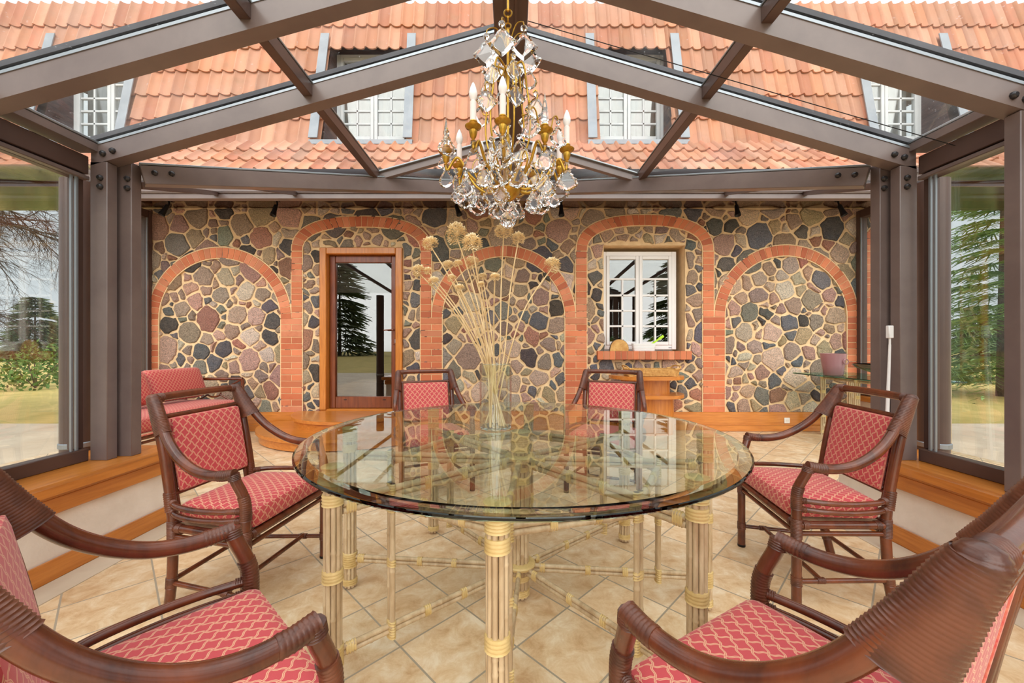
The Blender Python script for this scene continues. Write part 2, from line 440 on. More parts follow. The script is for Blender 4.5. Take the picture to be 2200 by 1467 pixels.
# ================================================================== CAMERA, SKY
cam = bpy.data.cameras.new('camera'); co = bpy.data.objects.new('camera', cam); COL.objects.link(co)
co.location = (0, 0, CZ); co.rotation_euler = (PI/2, 0, 0)
cam.sensor_fit = 'HORIZONTAL'; cam.sensor_width = 36; cam.lens = F/2200*36
cam.shift_x = 3/2200; cam.shift_y = 6.5/2200; cam.clip_start = .02; cam.clip_end = 400
sc.camera = co
def make_world():
    w = bpy.data.worlds.new('overcast_sky'); sc.world = w; w.use_nodes = True; t = w.node_tree; t.nodes.clear()
    N = lambda k: t.nodes.new('ShaderNode'+k)
    tc = N('TexCoord'); sx = N('SeparateXYZ'); t.links.new(tc.outputs['Generated'], sx.inputs[0])
    rp = N('ValToRGB'); el = rp.color_ramp.elements
    el[0].position = 0; el[0].color = (.20, .19, .17, 1); el[1].position = 1; el[1].color = (1, 1, 1, 1)
    e = el.new(.49); e.color = (.22, .21, .19, 1); e = el.new(.4985); e.color = (.76, .80, .83, 1); e = el.new(.62); e.color = (.72, .77, .81, 1); e = el.new(.74); e.color = (.86, .88, .9, 1)
    ma = N('MapRange'); ma.inputs[1].default_value = -1; ma.inputs[2].default_value = 1
    t.links.new(sx.outputs[2], ma.inputs[0]); t.links.new(ma.outputs[0], rp.inputs[0])
    # an overcast sky is about three times brighter overhead than at the horizon
    st_ = N('Math'); st_.operation = 'MAXIMUM'; st_.inputs[1].default_value = 0; t.links.new(sx.outputs[2], st_.inputs[0])
    pw = N('Math'); pw.operation = 'POWER'; pw.inputs[1].default_value = 1.6; t.links.new(st_.outputs[0], pw.inputs[0])
    sr = N('Math'); sr.operation = 'MULTIPLY_ADD'; sr.inputs[1].default_value = 1.5; sr.inputs[2].default_value = 1.0; t.links.new(pw.outputs[0], sr.inputs[0])
    ns = N('TexNoise'); ns.inputs['Scale'].default_value = 2.2; ns.inputs['Detail'].default_value = 6; t.links.new(tc.outputs['Generated'], ns.inputs['Vector'])
    nr = N('MapRange'); nr.inputs[1].default_value = .3; nr.inputs[2].default_value = .7; nr.inputs[3].default_value = .9; nr.inputs[4].default_value = 1.08; t.links.new(ns.outputs[0], nr.inputs[0])
    ml = N('Math'); ml.operation = 'MULTIPLY'; t.links.new(sr.outputs[0], ml.inputs[0]); t.links.new(nr.outputs[0], ml.inputs[1])
    bg = N('Background'); t.links.new(rp.outputs[0], bg.inputs[0]); t.links.new(ml.outputs[0], bg.inputs[1])
    ou = N('OutputWorld'); t.links.new(bg.outputs[0], ou.inputs[0])
make_world()
sun = bpy.data.lights.new('soft_daylight', 'SUN'); sun.energy = 3.6; sun.angle = math.radians(75); sun.color = (1, .97, .92)
so = bpy.data.objects.new('soft_daylight', sun); COL.objects.link(so); so.rotation_euler = (math.radians(64), math.radians(6), 0)
sc.view_settings.view_transform = 'Standard'; sc.view_settings.look = 'None'; sc.view_settings.gamma = 1; sc.view_settings.use_curve_mapping = False
sc.view_settings.exposure = .10
sc.cycles.max_bounces = 14; sc.cycles.transmission_bounces = 14; sc.cycles.transparent_max_bounces = 24; sc.cycles.diffuse_bounces = 5; sc.cycles.glossy_bounces = 6
sc.cycles.sample_clamp_indirect = 8
try: sc.cycles.use_denoising = True
except Exception: pass

# ================================================================== GROUND, FLOOR
YW = 5.26                                          # face of the house wall
b = MB(); b.slab([(-4.8, -2.2, -.03), (4.7, -2.2, -.03), (4.7, YW, -.03), (-4.8, YW, -.03)], .06)
st(b.build('floor', 'floor', smooth=0), 'beige stone tile floor laid diagonally with grey grout', 'floor')
b = MB(); b.slab([(-11, -6, -.08), (11, -6, -.08), (11, 6, -.08), (-11, 6, -.08)], .04)
st(b.build('path', 'paving', smooth=0), 'pale grey paving outside around the glass room', 'paving')
b = MB(); b.slab([(-140, -60, -.14), (140, -60, -.14), (140, 150, -.14), (-140, 150, -.14)], .04)
st(b.build('lawn', 'grass', smooth=0), 'dry yellow winter lawn stretching away outside the glass', 'lawn')
for sx, nm in ((-1, 'left'), (1, 'right')):
    x = 2.205*sx; yE = 2.55 if sx < 0 else 2.68
    b = MB(); b.box(x, x+sx*.34, -2.2, yE, 0, .40, .004)
    st(b.build('wall_'+nm, 'plaster'), 'low rough white plaster wall under the %s windows' % nm, 'wall')
    b = MB(); b.box(x-sx*.018, x-sx*.002, -2.2, yE+.016, 0, .10, .004)
    st(b.build('baseboard_'+nm, 'wood_y'), 'honey wood baseboard along the low %s wall' % nm, 'baseboard')
    b = MB(); b.box(x-sx*.065, x+sx*.42, -2.2, yE+.06, .405, .475, .016)
    b.box(x-sx*.03, x-sx*.002, -2.2, yE+.03, .318, .400, .004); b.box(x-sx*.03, x+sx*.36, yE+.004, yE+.03, .318, .400, .004)
    st(b.build('trim_%d' % (1 if sx < 0 else 2), 'wood_y'), 'thick honey wood sill board capping the low %s wall' % nm, 'sill')
    b = MB(); b.box(x-sx*.022, x-sx*.17, -2.2, yE, .0, .004)
    st(b.build('trim_%d' % (3 if sx < 0 else 4), 'paving', smooth=0), 'pale stone border strip along the foot of the low %s wall' % nm, 'floor border')

# ================================================================== HOUSE WALL: stones, brick arches
def xw(px): return (px-CX)*YW/F
def zw(py): return CZ-(py-CY)*YW/F
S_ = YW/F
win = (xw(1297), xw(1472), zw(752), zw(527)); dor = (xw(690), xw(865), .27, zw(533))
b = MB()
# backing wall with the two openings
XL, XR, ZT = -5.35, 5.15, 3.0
b.box(XL, dor[0], YW, YW+.42, 0, ZT); b.box(dor[0], dor[1], YW, YW+.42, dor[3], ZT); b.box(dor[0], dor[1], YW, YW+.42, 0, dor[2])
b.box(dor[1], win[0], YW, YW+.42, 0, ZT); b.box(win[0], win[1], YW, YW+.42, 0, win[2]-.06); b.box(win[0], win[1], YW, YW+.42, win[3], ZT); b.box(win[1], XR, YW, YW+.42, 0, ZT)
# arches: centre px, inner half-width px, spring y px, rise px (inner), legs down to
ARCH = [(475, 131.5, 686, 131.5, 'small'), (778, 127, 540, 52, 'big'), (1082, 132, 683, 132, 'small'), (1384, 124.5, 540, 55, 'big'), (1686, 131.5, 681, 131.5, 'small'), (188, 104, 540, 54, 'big'), (1972, 103, 540, 54, 'big')]
TH = 21.5
def in_small(x, z):
    px = CX+x/S_; py = CY-(z-CZ)/S_
    for (c, a, sp, rise, k) in ARCH:
        if abs(px-c) < a and (py > sp or ((px-c)/a)**2+((py-sp)/rise)**2 < 1): return k
    return None
# stone sites: greedy discs of mixed size, then a power diagram
rs = random.Random(11); sites = []
cell = .22; gridd = {}
def try_site(x, z, r):
    gx, gz = int(x//cell), int(z//cell)
    for i in range(gx-2, gx+3):
        for j in range(gz-2, gz+3):
            for (a, c, q) in gridd.get((i, j), ()):
                if (a-x)**2+(c-z)**2 < ((q+r)*.92)**2: return False
    gridd.setdefault((gx, gz), []).append((x, z, r)); sites.append((x, z, r)); return True
for rmin, rmax, tries in ((.13, .175, 700), (.095, .125, 2200), (.06, .09, 5200), (.034, .056, 12000)):
    for _ in range(tries):
        x = rs.uniform(-5.35, 5.15); z = rs.uniform(.2, 2.98); r = rs.uniform(rmin, rmax)
        k = in_small(x, z)
        if k and r > .125 and rs.random() < .9: continue
        if k == 'big' and r > .1: continue
        if k and r > .1 and rs.random() < .35: continue
        if win[0] < x < win[1] and win[2] < z < win[3]: continue
        if dor[0] < x < dor[1] and z < dor[3]: continue
        try_site(x, z, r)
PAL = [((96, 104, 114), 11), ((78, 84, 94), 8), ((112, 116, 118), 8), ((178, 158, 142), 17), ((198, 160, 142), 18), ((212, 186, 162), 14), ((164, 142, 130), 14), ((226, 210, 188), 9), ((134, 138, 126), 7), ((178, 122, 102), 8), ((182, 160, 128), 9), ((58, 60, 66), 4), ((206, 166, 150), 10)]
def stone_col():
    t = rs.uniform(0, sum(w for _, w in PAL))
    for c, w in PAL:
        t -= w
        if t <= 0: break
    g = rs.uniform(.88, 1.13)
    return srgb(*[min(255, max(5, v*g+rs.uniform(-6, 6))) for v in c])
def clip(poly, nx, nz, d):
    out = []
    for i in range(len(poly)):
        p, q = poly[i], poly[(i+1) % len(poly)]
        a = p[0]*nx+p[1]*nz-d; c = q[0]*nx+q[1]*nz-d
        if a <= 0: out.append(p)
        if (a < 0 < c) or (c < 0 < a):
            t = a/(a-c); out.append((p[0]+(q[0]-p[0])*t, p[1]+(q[1]-p[1])*t))
    return out
def area(p): return .5*abs(sum(p[i][0]*p[(i+1) % len(p)][1]-p[(i+1) % len(p)][0]*p[i][1] for i in range(len(p))))
b.cm = 1
for (x, z, r) in sites:
    poly = [(x-.35, z-.35), (x+.35, z-.35), (x+.35, z+.35), (x-.35, z+.35)]
    gx, gz = int(x//cell), int(z//cell); gap = rs.uniform(.006, .015)
    for i in range(gx-3, gx+4):
        for j in range(gz-3, gz+4):
            for (a, c, q) in gridd.get((i, j), ()):
                dx, dz = a-x, c-z; L2 = dx*dx+dz*dz
                if L2 < 1e-9 or L2 > .5: continue
                L = math.sqrt(L2); d = (L2+r*r-q*q)/(2*L)
                nx, nz = dx/L, dz/L
                poly = clip(poly, nx, nz, x*nx+z*nz+d-gap)
                if len(poly) < 3: break
            if len(poly) < 3: break
        if len(poly) < 3: break
    if len(poly) < 3: continue
    poly = clip(clip(clip(poly, 0, 1, 2.925), 1, 0, XR), -1, 0, -XL)
    for (o0, o1, o2, o3) in (win, (dor[0], dor[1], -1, dor[3])):
        if len(poly) < 3: break
        xs = [p[0] for p in poly]; zs = [p[1] for p in poly]
        if max(xs) > o0 and min(xs) < o1 and max(zs) > o2 and min(zs) < o3:
            cand = [clip(poly, 1, 0, o0-.012), clip(poly, -1, 0, -o1-.012), clip(poly, 0, -1, -o3-.03), clip(poly, 0, 1, o2-.1)]
            poly = max(cand, key=lambda c: area(c) if len(c) > 2 else 0)
    if len(poly) < 3 or area(poly) < .0011: continue
    # keep clear of a hair-thin sliver, round the corners
    poly = [(max(XL, min(XR, p[0]+wp*(noise.noise((p[0]*5.5, p[1]*5.5, 3.1))))), p[1]+wp*(noise.noise((p[0]*5.5, p[1]*5.5, 9.7)))) for wp in (.05,) for p in poly]
    poly = clip(poly, 0, 1, 2.925)
    if len(poly) < 3 or area(poly) < .0009: continue
    cx_ = sum(p[0] for p in poly)/len(poly); cz_ = sum(p[1] for p in poly)/len(poly)
    q = []
    for i in range(len(poly)):
        p0, p1 = poly[i], poly[(i+1) % len(poly)]
        L = math.hypot(p1[0]-p0[0], p1[1]-p0[1])
        if L < 1e-4: continue
        cs = (.17, .83) if L < .10 else (.11, .5, .89)
        for t in cs:
            jx = rs.uniform(-1, 1)*min(.010, L*.10); jz = rs.uniform(-1, 1)*min(.010, L*.10)
            q.append((p0[0]+(p1[0]-p0[0])*t+jx, p0[1]+(p1[1]-p0[1])*t+jz))
    if len(q) < 4: continue
    n = len(q); sz = math.sqrt(area(poly)); prj = rs.uniform(.004, .012)
    tx, tz = rs.uniform(-.09, .09), rs.uniform(-.09, .09)
    def ring(shr, y, jit):
        o = []
        for p in q:
            dx, dz = p[0]-cx_, p[1]-cz_; L = math.hypot(dx, dz); k = max(.05, (L-shr)/L)
            o.append((cx_+dx*k, YW-y-rs.uniform(0, jit)-(dx*tx+dz*tz)*.35*k, cz_+dz*k))
        return o
    vs = ring(0, 0, 0); vs = [(p[0], YW+.004, p[2]) for p in vs]
    vs += ring(.003, .007, .003)+ring(.009, .010+prj*.6, .006)+ring(sz*.22, .012+prj, .011)+[(cx_, YW-.013-prj-rs.uniform(0, .006), cz_)]
    fs = [(k*n+i, k*n+(i+1) % n, (k+1)*n+(i+1) % n, (k+1)*n+i) for k in range(3) for i in range(n)]
    fs += [(3*n+i, 3*n+(i+1) % n, 4*n) for i in range(n)]
    b.ct = stone_col(); b.add(vs, fs)
b.ct = None; b.cm = 0
w_ = b.build('wall_back', ['mortar', 'stone'], smooth=24)
st(w_, 'field stone house wall with sandy mortar behind the brick arches', 'wall')

BR = [(200, 116, 76), (208, 124, 84), (192, 106, 68), (206, 130, 94), (186, 100, 66)]
def bcol():
    c = rs.choice(BR); g = rs.uniform(.93, 1.06); return srgb(*[min(255, v*g) for v in c])
def brick(bb, quad, y0=YW-.034, dep=.05, bev=.003):
    """one brick: quad of 4 (x,z) corners, front face at y0"""
    c = (sum(p[0] for p in quad)/4, sum(p[1] for p in quad)/4)
    inn = [(p[0]+(c[0]-p[0])*.05, p[1]+(c[1]-p[1])*.05) for p in quad]
    vs = [(p[0], y0+dep, p[1]) for p in quad]+[(p[0], y0+bev, p[1]) for p in quad]+[(p[0], y0, p[1]) for p in inn]
    ar = sum(quad[i][0]*quad[(i+1) % 4][1]-quad[(i+1) % 4][0]*quad[i][1] for i in range(4))
    fs = [(k*4+i, k*4+(i+1) % 4, k*4+4+(i+1) % 4, k*4+4+i) for k in range(2) for i in range(4)]+[(8, 9, 10, 11)]
    if ar < 0: fs = [tuple(reversed(f)) for f in fs]
    bb.ct = bcol(); bb.cm = 1; bb.add(vs, fs); bb.ct = None; bb.cm = 0
def band(bb, inner, outer, y=YW-.028):
    """mortar bed behind an arch"""
    n = len(inner)
    vs = [(p[0], y, p[1]) for p in inner]+[(p[0], y, p[1]) for p in outer]+[(p[0], YW+.01, p[1]) for p in inner]+[(p[0], YW+.01, p[1]) for p in outer]
    fs = []
    for i in range(n-1):
        fs += [(i, i+1, n+i+1, n+i), (2*n+i, i, i+1, 2*n+i+1)[::-1], (n+i, n+i+1, 3*n+i+1, 3*n+i)[::-1]]
    bb.add(vs, [tuple(f) for f in fs])
trim = 5
def arch(c, a, sp, rise, kind, label):
    global trim
    bb = MB(); NN = 60; ez = 1.2
    def pt(t, off):
        x = c+(a+off)*math.cos(t); y = sp-(rise+off)*math.sin(t)
        if kind == 'big':
            e = .82; cs, sn = math.cos(t), math.sin(t)
            x = c+(a+off)*math.copysign(abs(cs)**e, cs); y = sp-(rise+off)*abs(sn)**e
        return (xw(x), zw(y))
    ts = [t for t in [PI*i/NN for i in range(NN+1)] if XL < pt(t, TH+2.2)[0] < XR and XL < pt(t, -2.2)[0] < XR]
    band(bb, [pt(t, -2.2) for t in ts], [pt(t, TH+2.2) for t in ts])
    # voussoirs at equal steps of arc length
    mid = [pt(t, TH/2) for t in [PI*i/400 for i in range(401)]]
    cum = [0]
    for i in range(400): cum.append(cum[-1]+math.hypot(mid[i+1][0]-mid[i][0], mid[i+1][1]-mid[i][1]))
    nb = max(8, round(cum[-1]/(12.7*S_))); g = .0065
    def at(s):
        s = max(0, min(cum[-1], s)); i = 0
        lo, hi = 0, 400
        while hi-lo > 1:
            m_ = (lo+hi)//2
            if cum[m_] <= s: lo = m_
            else: hi = m_
        return PI*(lo+(s-cum[lo])/max(1e-9, cum[hi]-cum[lo]))/400
    st_ = cum[-1]/nb
    for i in range(nb):
        t0, t1 = at(i*st_+g/2), at((i+1)*st_-g/2)
        qd = [pt(t0, 0), pt(t0, TH), pt(t1, TH), pt(t1, 0)]
        if all(XL < v[0] < XR for v in qd): brick(bb, qd)
    o = bb.build('trim_%d' % trim, ['mortar', 'brick'], smooth=30); trim += 1
    st(o, label, 'brick arch')
def course(bb, x0, x1, y0, y1, split):
    g = .004
    if split == 'h':
        m_ = (x0+x1)/2; brick(bb, [(x0, y0+g), (m_-g, y0+g), (m_-g, y1-g), (x0, y1-g)]); brick(bb, [(m_+g, y0+g), (x1, y0+g), (x1, y1-g), (m_+g, y1-g)])
    else: brick(bb, [(x0, y0+g), (x1, y0+g), (x1, y1-g), (x0, y1-g)])
arch(*ARCH[0], 'low round brick arch at the left end above the sofa')
arch(*ARCH[1], 'flattened brick arch over the glazed door')
arch(*ARCH[2], 'round brick arch behind the vase of dried flowers')
arch(*ARCH[3], 'flattened brick arch over the white window')
arch(*ARCH[4], 'round brick arch at the right above the console table')
arch(*ARCH[5], 'brick arch of the house wall outside on the far left')
arch(*ARCH[6], 'brick arch of the house wall outside on the far right')
def pier(pxs, tops, label):
    """pxs = left, right of the wide pier; above its top a narrow leg runs up on one side"""
    global trim
    bb = MB(); x0, x1, xa, xb = [xw(p) for p in pxs]; zt, za = zw(tops[0]), zw(tops[1]); z0 = .24
    bb.box(x0-.012, x1+.012, YW-.028, YW+.01, z0, zt); bb.box(xa-.012, xb+.012, YW-.027, YW+.01, zt, za+.02); bb.box(x0-.012, x1+.012, YW-.0265, YW+.01, zt, zt+.02)
    n1 = round((zt-z0)/(13.6*S_)); h = (zt-z0)/n1
    for i in range(n1): course(bb, x0, x1, z0+i*h, z0+(i+1)*h, 'h' if i % 2 else 'f')
    n2 = round((za-zt)/(13.6*S_)); h = (za-zt)/n2
    for i in range(n2): course(bb, xa, xb, zt+i*h, zt+(i+1)*h, 'f')
    o = bb.build('trim_%d' % trim, ['mortar', 'brick'], smooth=30); trim += 1
    st(o, label, 'brick pier')
pier((294, 343.5, 294, 316), (686, 541), 'brick pier outside the left end glazing')
pier((606.5, 651, 629, 651), (684, 541), 'brick pier between the left arch and the glazed door')
pier((905, 950, 905, 927), (683, 541), 'brick pier between the door and the dried flowers')
pier((1214, 1259.5, 1237, 1259.5), (683, 541), 'brick pier left of the white window')
pier((1508.5, 1554.5, 1508.5, 1531), (681, 541), 'brick pier right of the white window')
pier((1817.5, 1868, 1846, 1868), (681, 541), 'brick pier outside the right end glazing')
# brick window sill
bb = MB(); X0, X1 = xw(1281), xw(1481); zb, zt = zw(772), zw(754)
bb.box(X0+.004, X1-.004, YW-.075, YW+.2, zb+.004, zt-.003)
nb = 16; w = (X1-X0)/nb
for i in range(nb): brick(bb, [(X0+i*w+.004, zb), (X0+(i+1)*w-.004, zb), (X0+(i+1)*w-.004, zt), (X0+i*w+.004, zt)], YW-.085, .26)
st(bb.build('trim_%d' % trim, ['mortar', 'brick'], smooth=30), 'row of upright bricks forming the sill of the white window', 'brick sill'); trim += 1
# wooden plinth along the foot of the wall
bb = MB(); bb.box(-4.72, 4.56, YW-.05, YW-.012, .0, zw(884), .004); bb.box(-4.72, 4.56, YW-.085, YW-.05, 0, .078, .006)
st(bb.build('baseboard_back', 'wood'), 'tall honey wood skirting along the foot of the stone wall', 'skirting')

# ---- the rest of the house shell (dark hall behind door and window)
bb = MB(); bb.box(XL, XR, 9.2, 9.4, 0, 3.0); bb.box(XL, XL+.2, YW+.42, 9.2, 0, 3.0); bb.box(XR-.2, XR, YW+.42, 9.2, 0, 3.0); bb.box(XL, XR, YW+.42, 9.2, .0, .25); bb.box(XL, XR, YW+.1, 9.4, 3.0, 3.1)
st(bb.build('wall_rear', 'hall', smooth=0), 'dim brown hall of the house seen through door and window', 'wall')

# ---- soffit and gutter
bb = MB(); bb.box(-8.2, 8.2, 4.50, YW+.1, 2.93, 2.96, .003); bb.box(-8.2, 8.2, 4.47, 4.50, 2.90, 3.02, .003)
st(bb.build('ceiling', 'soffit'), 'dark varnished eaves soffit above the stone wall', 'soffit')
pr = [(.065*math.cos(PI+PI*i/10), .065*math.sin(PI+PI*i/10)) for i in range(11)]; pr2 = [(p[0]*.9, p[1]*.9) for p in reversed(pr)]
bb = MB(); bb.prism([(4.39+p[0], 3.035+p[1]) for p in pr+pr2], -8.2, 8.2, 'X')
st(bb.build('gutter_trim', 'rubber'), 'dark half-round gutter along the tiled eaves', 'gutter')

# ---- tiled mansard roof with four openings
DORM = [(-5.98, -4.92), (-2.385, -1.34), (1.08, 2.10), (4.58, 5.62)]
prof = [(4.42, 3.065)]
for i in range(3): prof.append((prof[-1][0]+.195, prof[-1][1]+.205))
dirS = (math.cos(math.radians(80)), math.sin(math.radians(80)))
for i in range(6): prof.append((prof[-1][0]+dirS[0]*.347, prof[-1][1]+dirS[1]*.347))
Z_OP0, Z_OP1 = prof[3][1]+.07, prof[3][1]+.347*4.4*dirS[1]
bb = MB(); P = .152; nx = int(16.6/P); sub = 9
rt = random.Random(5)
TC = [(188, 132, 104), (182, 126, 96), (192, 140, 114), (178, 118, 92), (184, 136, 112)]
def wav(u):
    u = u % 1.0
    return .030*math.sin(PI*u/.36) if u < .36 else -.011*math.sin(PI*(u-.36)/.64)
for r_ in range(len(prof)-1):
    (ya, za), (yb, zb_) = prof[r_], prof[r_+1]
    d = Vector((0, yb-ya, zb_-za)).normalized(); nrm = Vector((0, -d.z, d.y))
    L = math.hypot(yb-ya, zb_-za); ext = .045
    for c_ in range(nx):
        x0 = -8.3+c_*P; xm = x0+P/2
        rowmid = (za+zb_)/2
        if any(a-.01 < xm < bx+.01 for a, bx in DORM) and rowmid > Z_OP0 and rowmid < Z_OP1: continue
        vs = []; jit = rt.uniform(-.006, .006)
        for k in range(sub+1):
            x = x0+P*k/sub; h = wav(min(k/sub, .9999))
            for (s_, lift) in ((-ext, .028), (L*.5, .014), (L+.0, 0.0)):
                p = Vector((x, ya, za))+d*(s_+jit*(1 if s_ < 0 else 0))+nrm*(h+lift); vs.append(p)
            pp = Vector((x, ya, za))+d*(-ext+jit)+nrm*(h+.010); vs.append(pp)
        fs = []
        for k in range(sub):
            o = k*4; fs += [(o, o+1, o+5, o+4), (o+1, o+2, o+6, o+5), (o+3, o, o+4, o+7)]
        cc = rt.choice(TC); g = rt.uniform(.9, 1.08); bb.ct = srgb(*[min(255, v*g) for v in cc])
        bb.add([tuple(p) for p in vs], [tuple(reversed(f)) for f in fs])
rf = bb.build('tiled_roof', 'tile', smooth=50)
st(rf, 'orange pantile mansard roof of the house above the glass roof', 'roof')
# hidden deck under the tiles so no daylight leaks, with the openings cut out
bb = MB()
def deck(x0, x1, z0, z1):
    f = lambda z: 4.47+(prof[3][0]-4.42)*(min(z, prof[3][1])-3.065)/(prof[3][1]-3.065)+max(0, z-prof[3][1])*dirS[0]/dirS[1]+.035
    for a, c in ((z0, min(z1, prof[3][1])), (max(z0, prof[3][1]), z1)):
        if c > a: bb.slab([(x0, f(a), a), (x1, f(a), a), (x1, f(c), c), (x0, f(c), c)], .03)
xs = [-8.3]+[v for d_ in DORM for v in d_]+[8.3]
for i in range(0, len(xs), 2): deck(xs[i], xs[i+1], 3.07, 5.70)
for a, c in DORM: deck(a, c, 3.07, Z_OP0-.01); deck(a, c, Z_OP1+.02, 5.70)
bb.slab([(-8.3, 5.42, 5.70), (8.3, 5.42, 5.70), (8.3, 9.4, 6.3), (-8.3, 9.4, 6.3)], .05)
st(bb.build('roof_deck', 'hall', smooth=0), 'boarding beneath the roof tiles', 'roof')
# dormers: recessed white casements in dark boarded reveals with zinc flashings
DL = ['at the far left of the tiled roof, partly behind a beam', 'left of the chandelier', 'right of the chandelier', 'at the far right of the tiled roof, above the eaves corner']
def yroof(z): return prof[3][0]+(z-prof[3][1])*dirS[0]/dirS[1]
def casement(parent, x0, x1, y, z0, z1, fw, top_h, rows, mull=.09, paint='white'):
    """white two-leaf casement, outer face at y (towards the camera); parts are children of parent"""
    f = MB(); f.box(x0, x0+fw, y, y+.07, z0, z1, .004); f.box(x1-fw, x1, y, y+.07, z0, z1, .004); f.box(x0+fw, x1-fw, y, y+.07, z0, z0+fw, .004); f.box(x0+fw, x1-fw, y, y+.07, z1-fw, z1, .004)
    f.build('window_frame', paint, parent)
    xm = (x0+x1)/2
    for (a, c) in ((x0+fw, xm), (xm, x1-fw)):
        s = MB(); sw = mull*.55; ys = y-.012
        s.box(a+.002, a+sw, ys, ys+.055, z0+fw, z1-fw, .005); s.box(c-sw, c-.002, ys, ys+.055, z0+fw, z1-fw, .005)
        s.box(a+sw, c-sw, ys, ys+.055, z0+fw, z0+fw+sw, .005); s.box(a+sw, c-sw, ys, ys+.055, z1-fw-sw, z1-fw, .005)
        zt_ = z1-fw-sw-top_h; bar = .026
        s.box(a+sw, c-sw, ys+.012, ys+.045, zt_-bar, zt_, .004)
        h = (zt_-bar-(z0+fw+sw))/rows
        for i in range(1, rows): s.box(a+sw, c-sw, ys+.012, ys+.045, z0+fw+sw+i*h-bar/2, z0+fw+sw+i*h+bar/2, .004)
        m_ = (a+c)/2; s.box(m_-bar/2, m_+bar/2, ys+.012, ys+.045, z0+fw+sw, zt_-bar, .004)
        sash = s.build('casement', paint, parent)
        g = MB(); g.box(a+sw-.004, c-sw+.004, ys+.024, ys+.032, z0+fw+sw-.004, z1-fw-sw+.004); g.build('pane', 'pane', sash, smooth=0)
for i, (a, c) in enumerate(DORM):
    root = thing('dormer_window', 'white casement window in a zinc edged roof opening '+DL[i], 'window', ((a+c)/2, 5.42, Z_OP0), 0, 'dormer windows in the tiled roof')
    ox, oy, oz = root.location
    zs = Z_OP0+.12; zt = zs+1.22
    casement(root, a+.01-ox, c-.01-ox, 5.44-oy, zs-oz, zt-oz, .05, .30, 4, .09, 'white_grey')
    q = MB(); q.box(a-ox, c-ox, 5.50-oy, 5.53-oy, zt-oz, Z_OP1+.1-oz); q.build('lintel_board', 'brown_boards', root)
    for sgn, xx in ((-1, a), (1, c)):
        q = MB(); q.prism([(yroof(Z_OP0-.05)+.04-oy, Z_OP0-.05-oz), (5.56-oy, Z_OP0-.05-oz), (5.56-oy, Z_OP1+.06-oz), (yroof(Z_OP1+.06)+.04-oy, Z_OP1+.06-oz)], xx-ox-.012*(sgn > 0), xx-ox+.012*(sgn < 0), 'X')
        q.build('cheek_boarding', 'brown_boards', root)
        q = MB(); y0, y1 = yroof(Z_OP0-.06)-.05-oy, yroof(Z_OP1)-.052-oy
        spl = .055*sgn
        q.slab([(xx-ox-sgn*.012+spl*.35, y0-.03, Z_OP0-.06-oz), (xx-ox+sgn*.10+spl*.35, y0-.03, Z_OP0-.06-oz), (xx-ox+sgn*.10, y1, Z_OP1+.02-oz), (xx-ox-sgn*.012, y1, Z_OP1+.02-oz)], .012)
        q.build('side_flashing', 'grey_metal', root, smooth=0)
    q = MB(); q.slab([(a-ox-.12, yroof(Z_OP0)-.075-oy, Z_OP0-.085-oz), (c-ox+.12, yroof(Z_OP0)-.075-oy, Z_OP0-.085-oz), (c-ox+.12, 5.46-oy, Z_OP0+.11-oz), (a-ox-.12, 5.46-oy, Z_OP0+.11-oz)], .012)
    q.box(a-ox-.12, c-ox+.12, yroof(Z_OP0)-.085-oy, yroof(Z_OP0)-.07-oy, Z_OP0-.135-oz, Z_OP0-.08-oz)
    q.build('apron_flashing', 'grey_metal', root, smooth=0)
    q = MB(); n = 24                                   # gathered net curtain behind the panes
    vs = []
    for k in range(n+1):
        x = a+.08+(c-a-.16)*k/n; yy = 5.56+.018*math.sin(k*1.9)
        vs += [(x-ox, yy-oy, zs+.07-oz), (x-ox, yy-oy, zt-.14-.05*math.sin(PI*k/n)-oz)]
    q.add(vs, [(2*k, 2*k+2, 2*k+3, 2*k+1) for k in range(n)]); q.build('net_curtain', 'net', root)
    q = MB(); q.box(a-ox, c-ox, 5.75-oy, 5.78-oy, Z_OP0-.1-oz, Z_OP1+.1-oz); q.build('dark_room_back', 'hall', root, smooth=0)
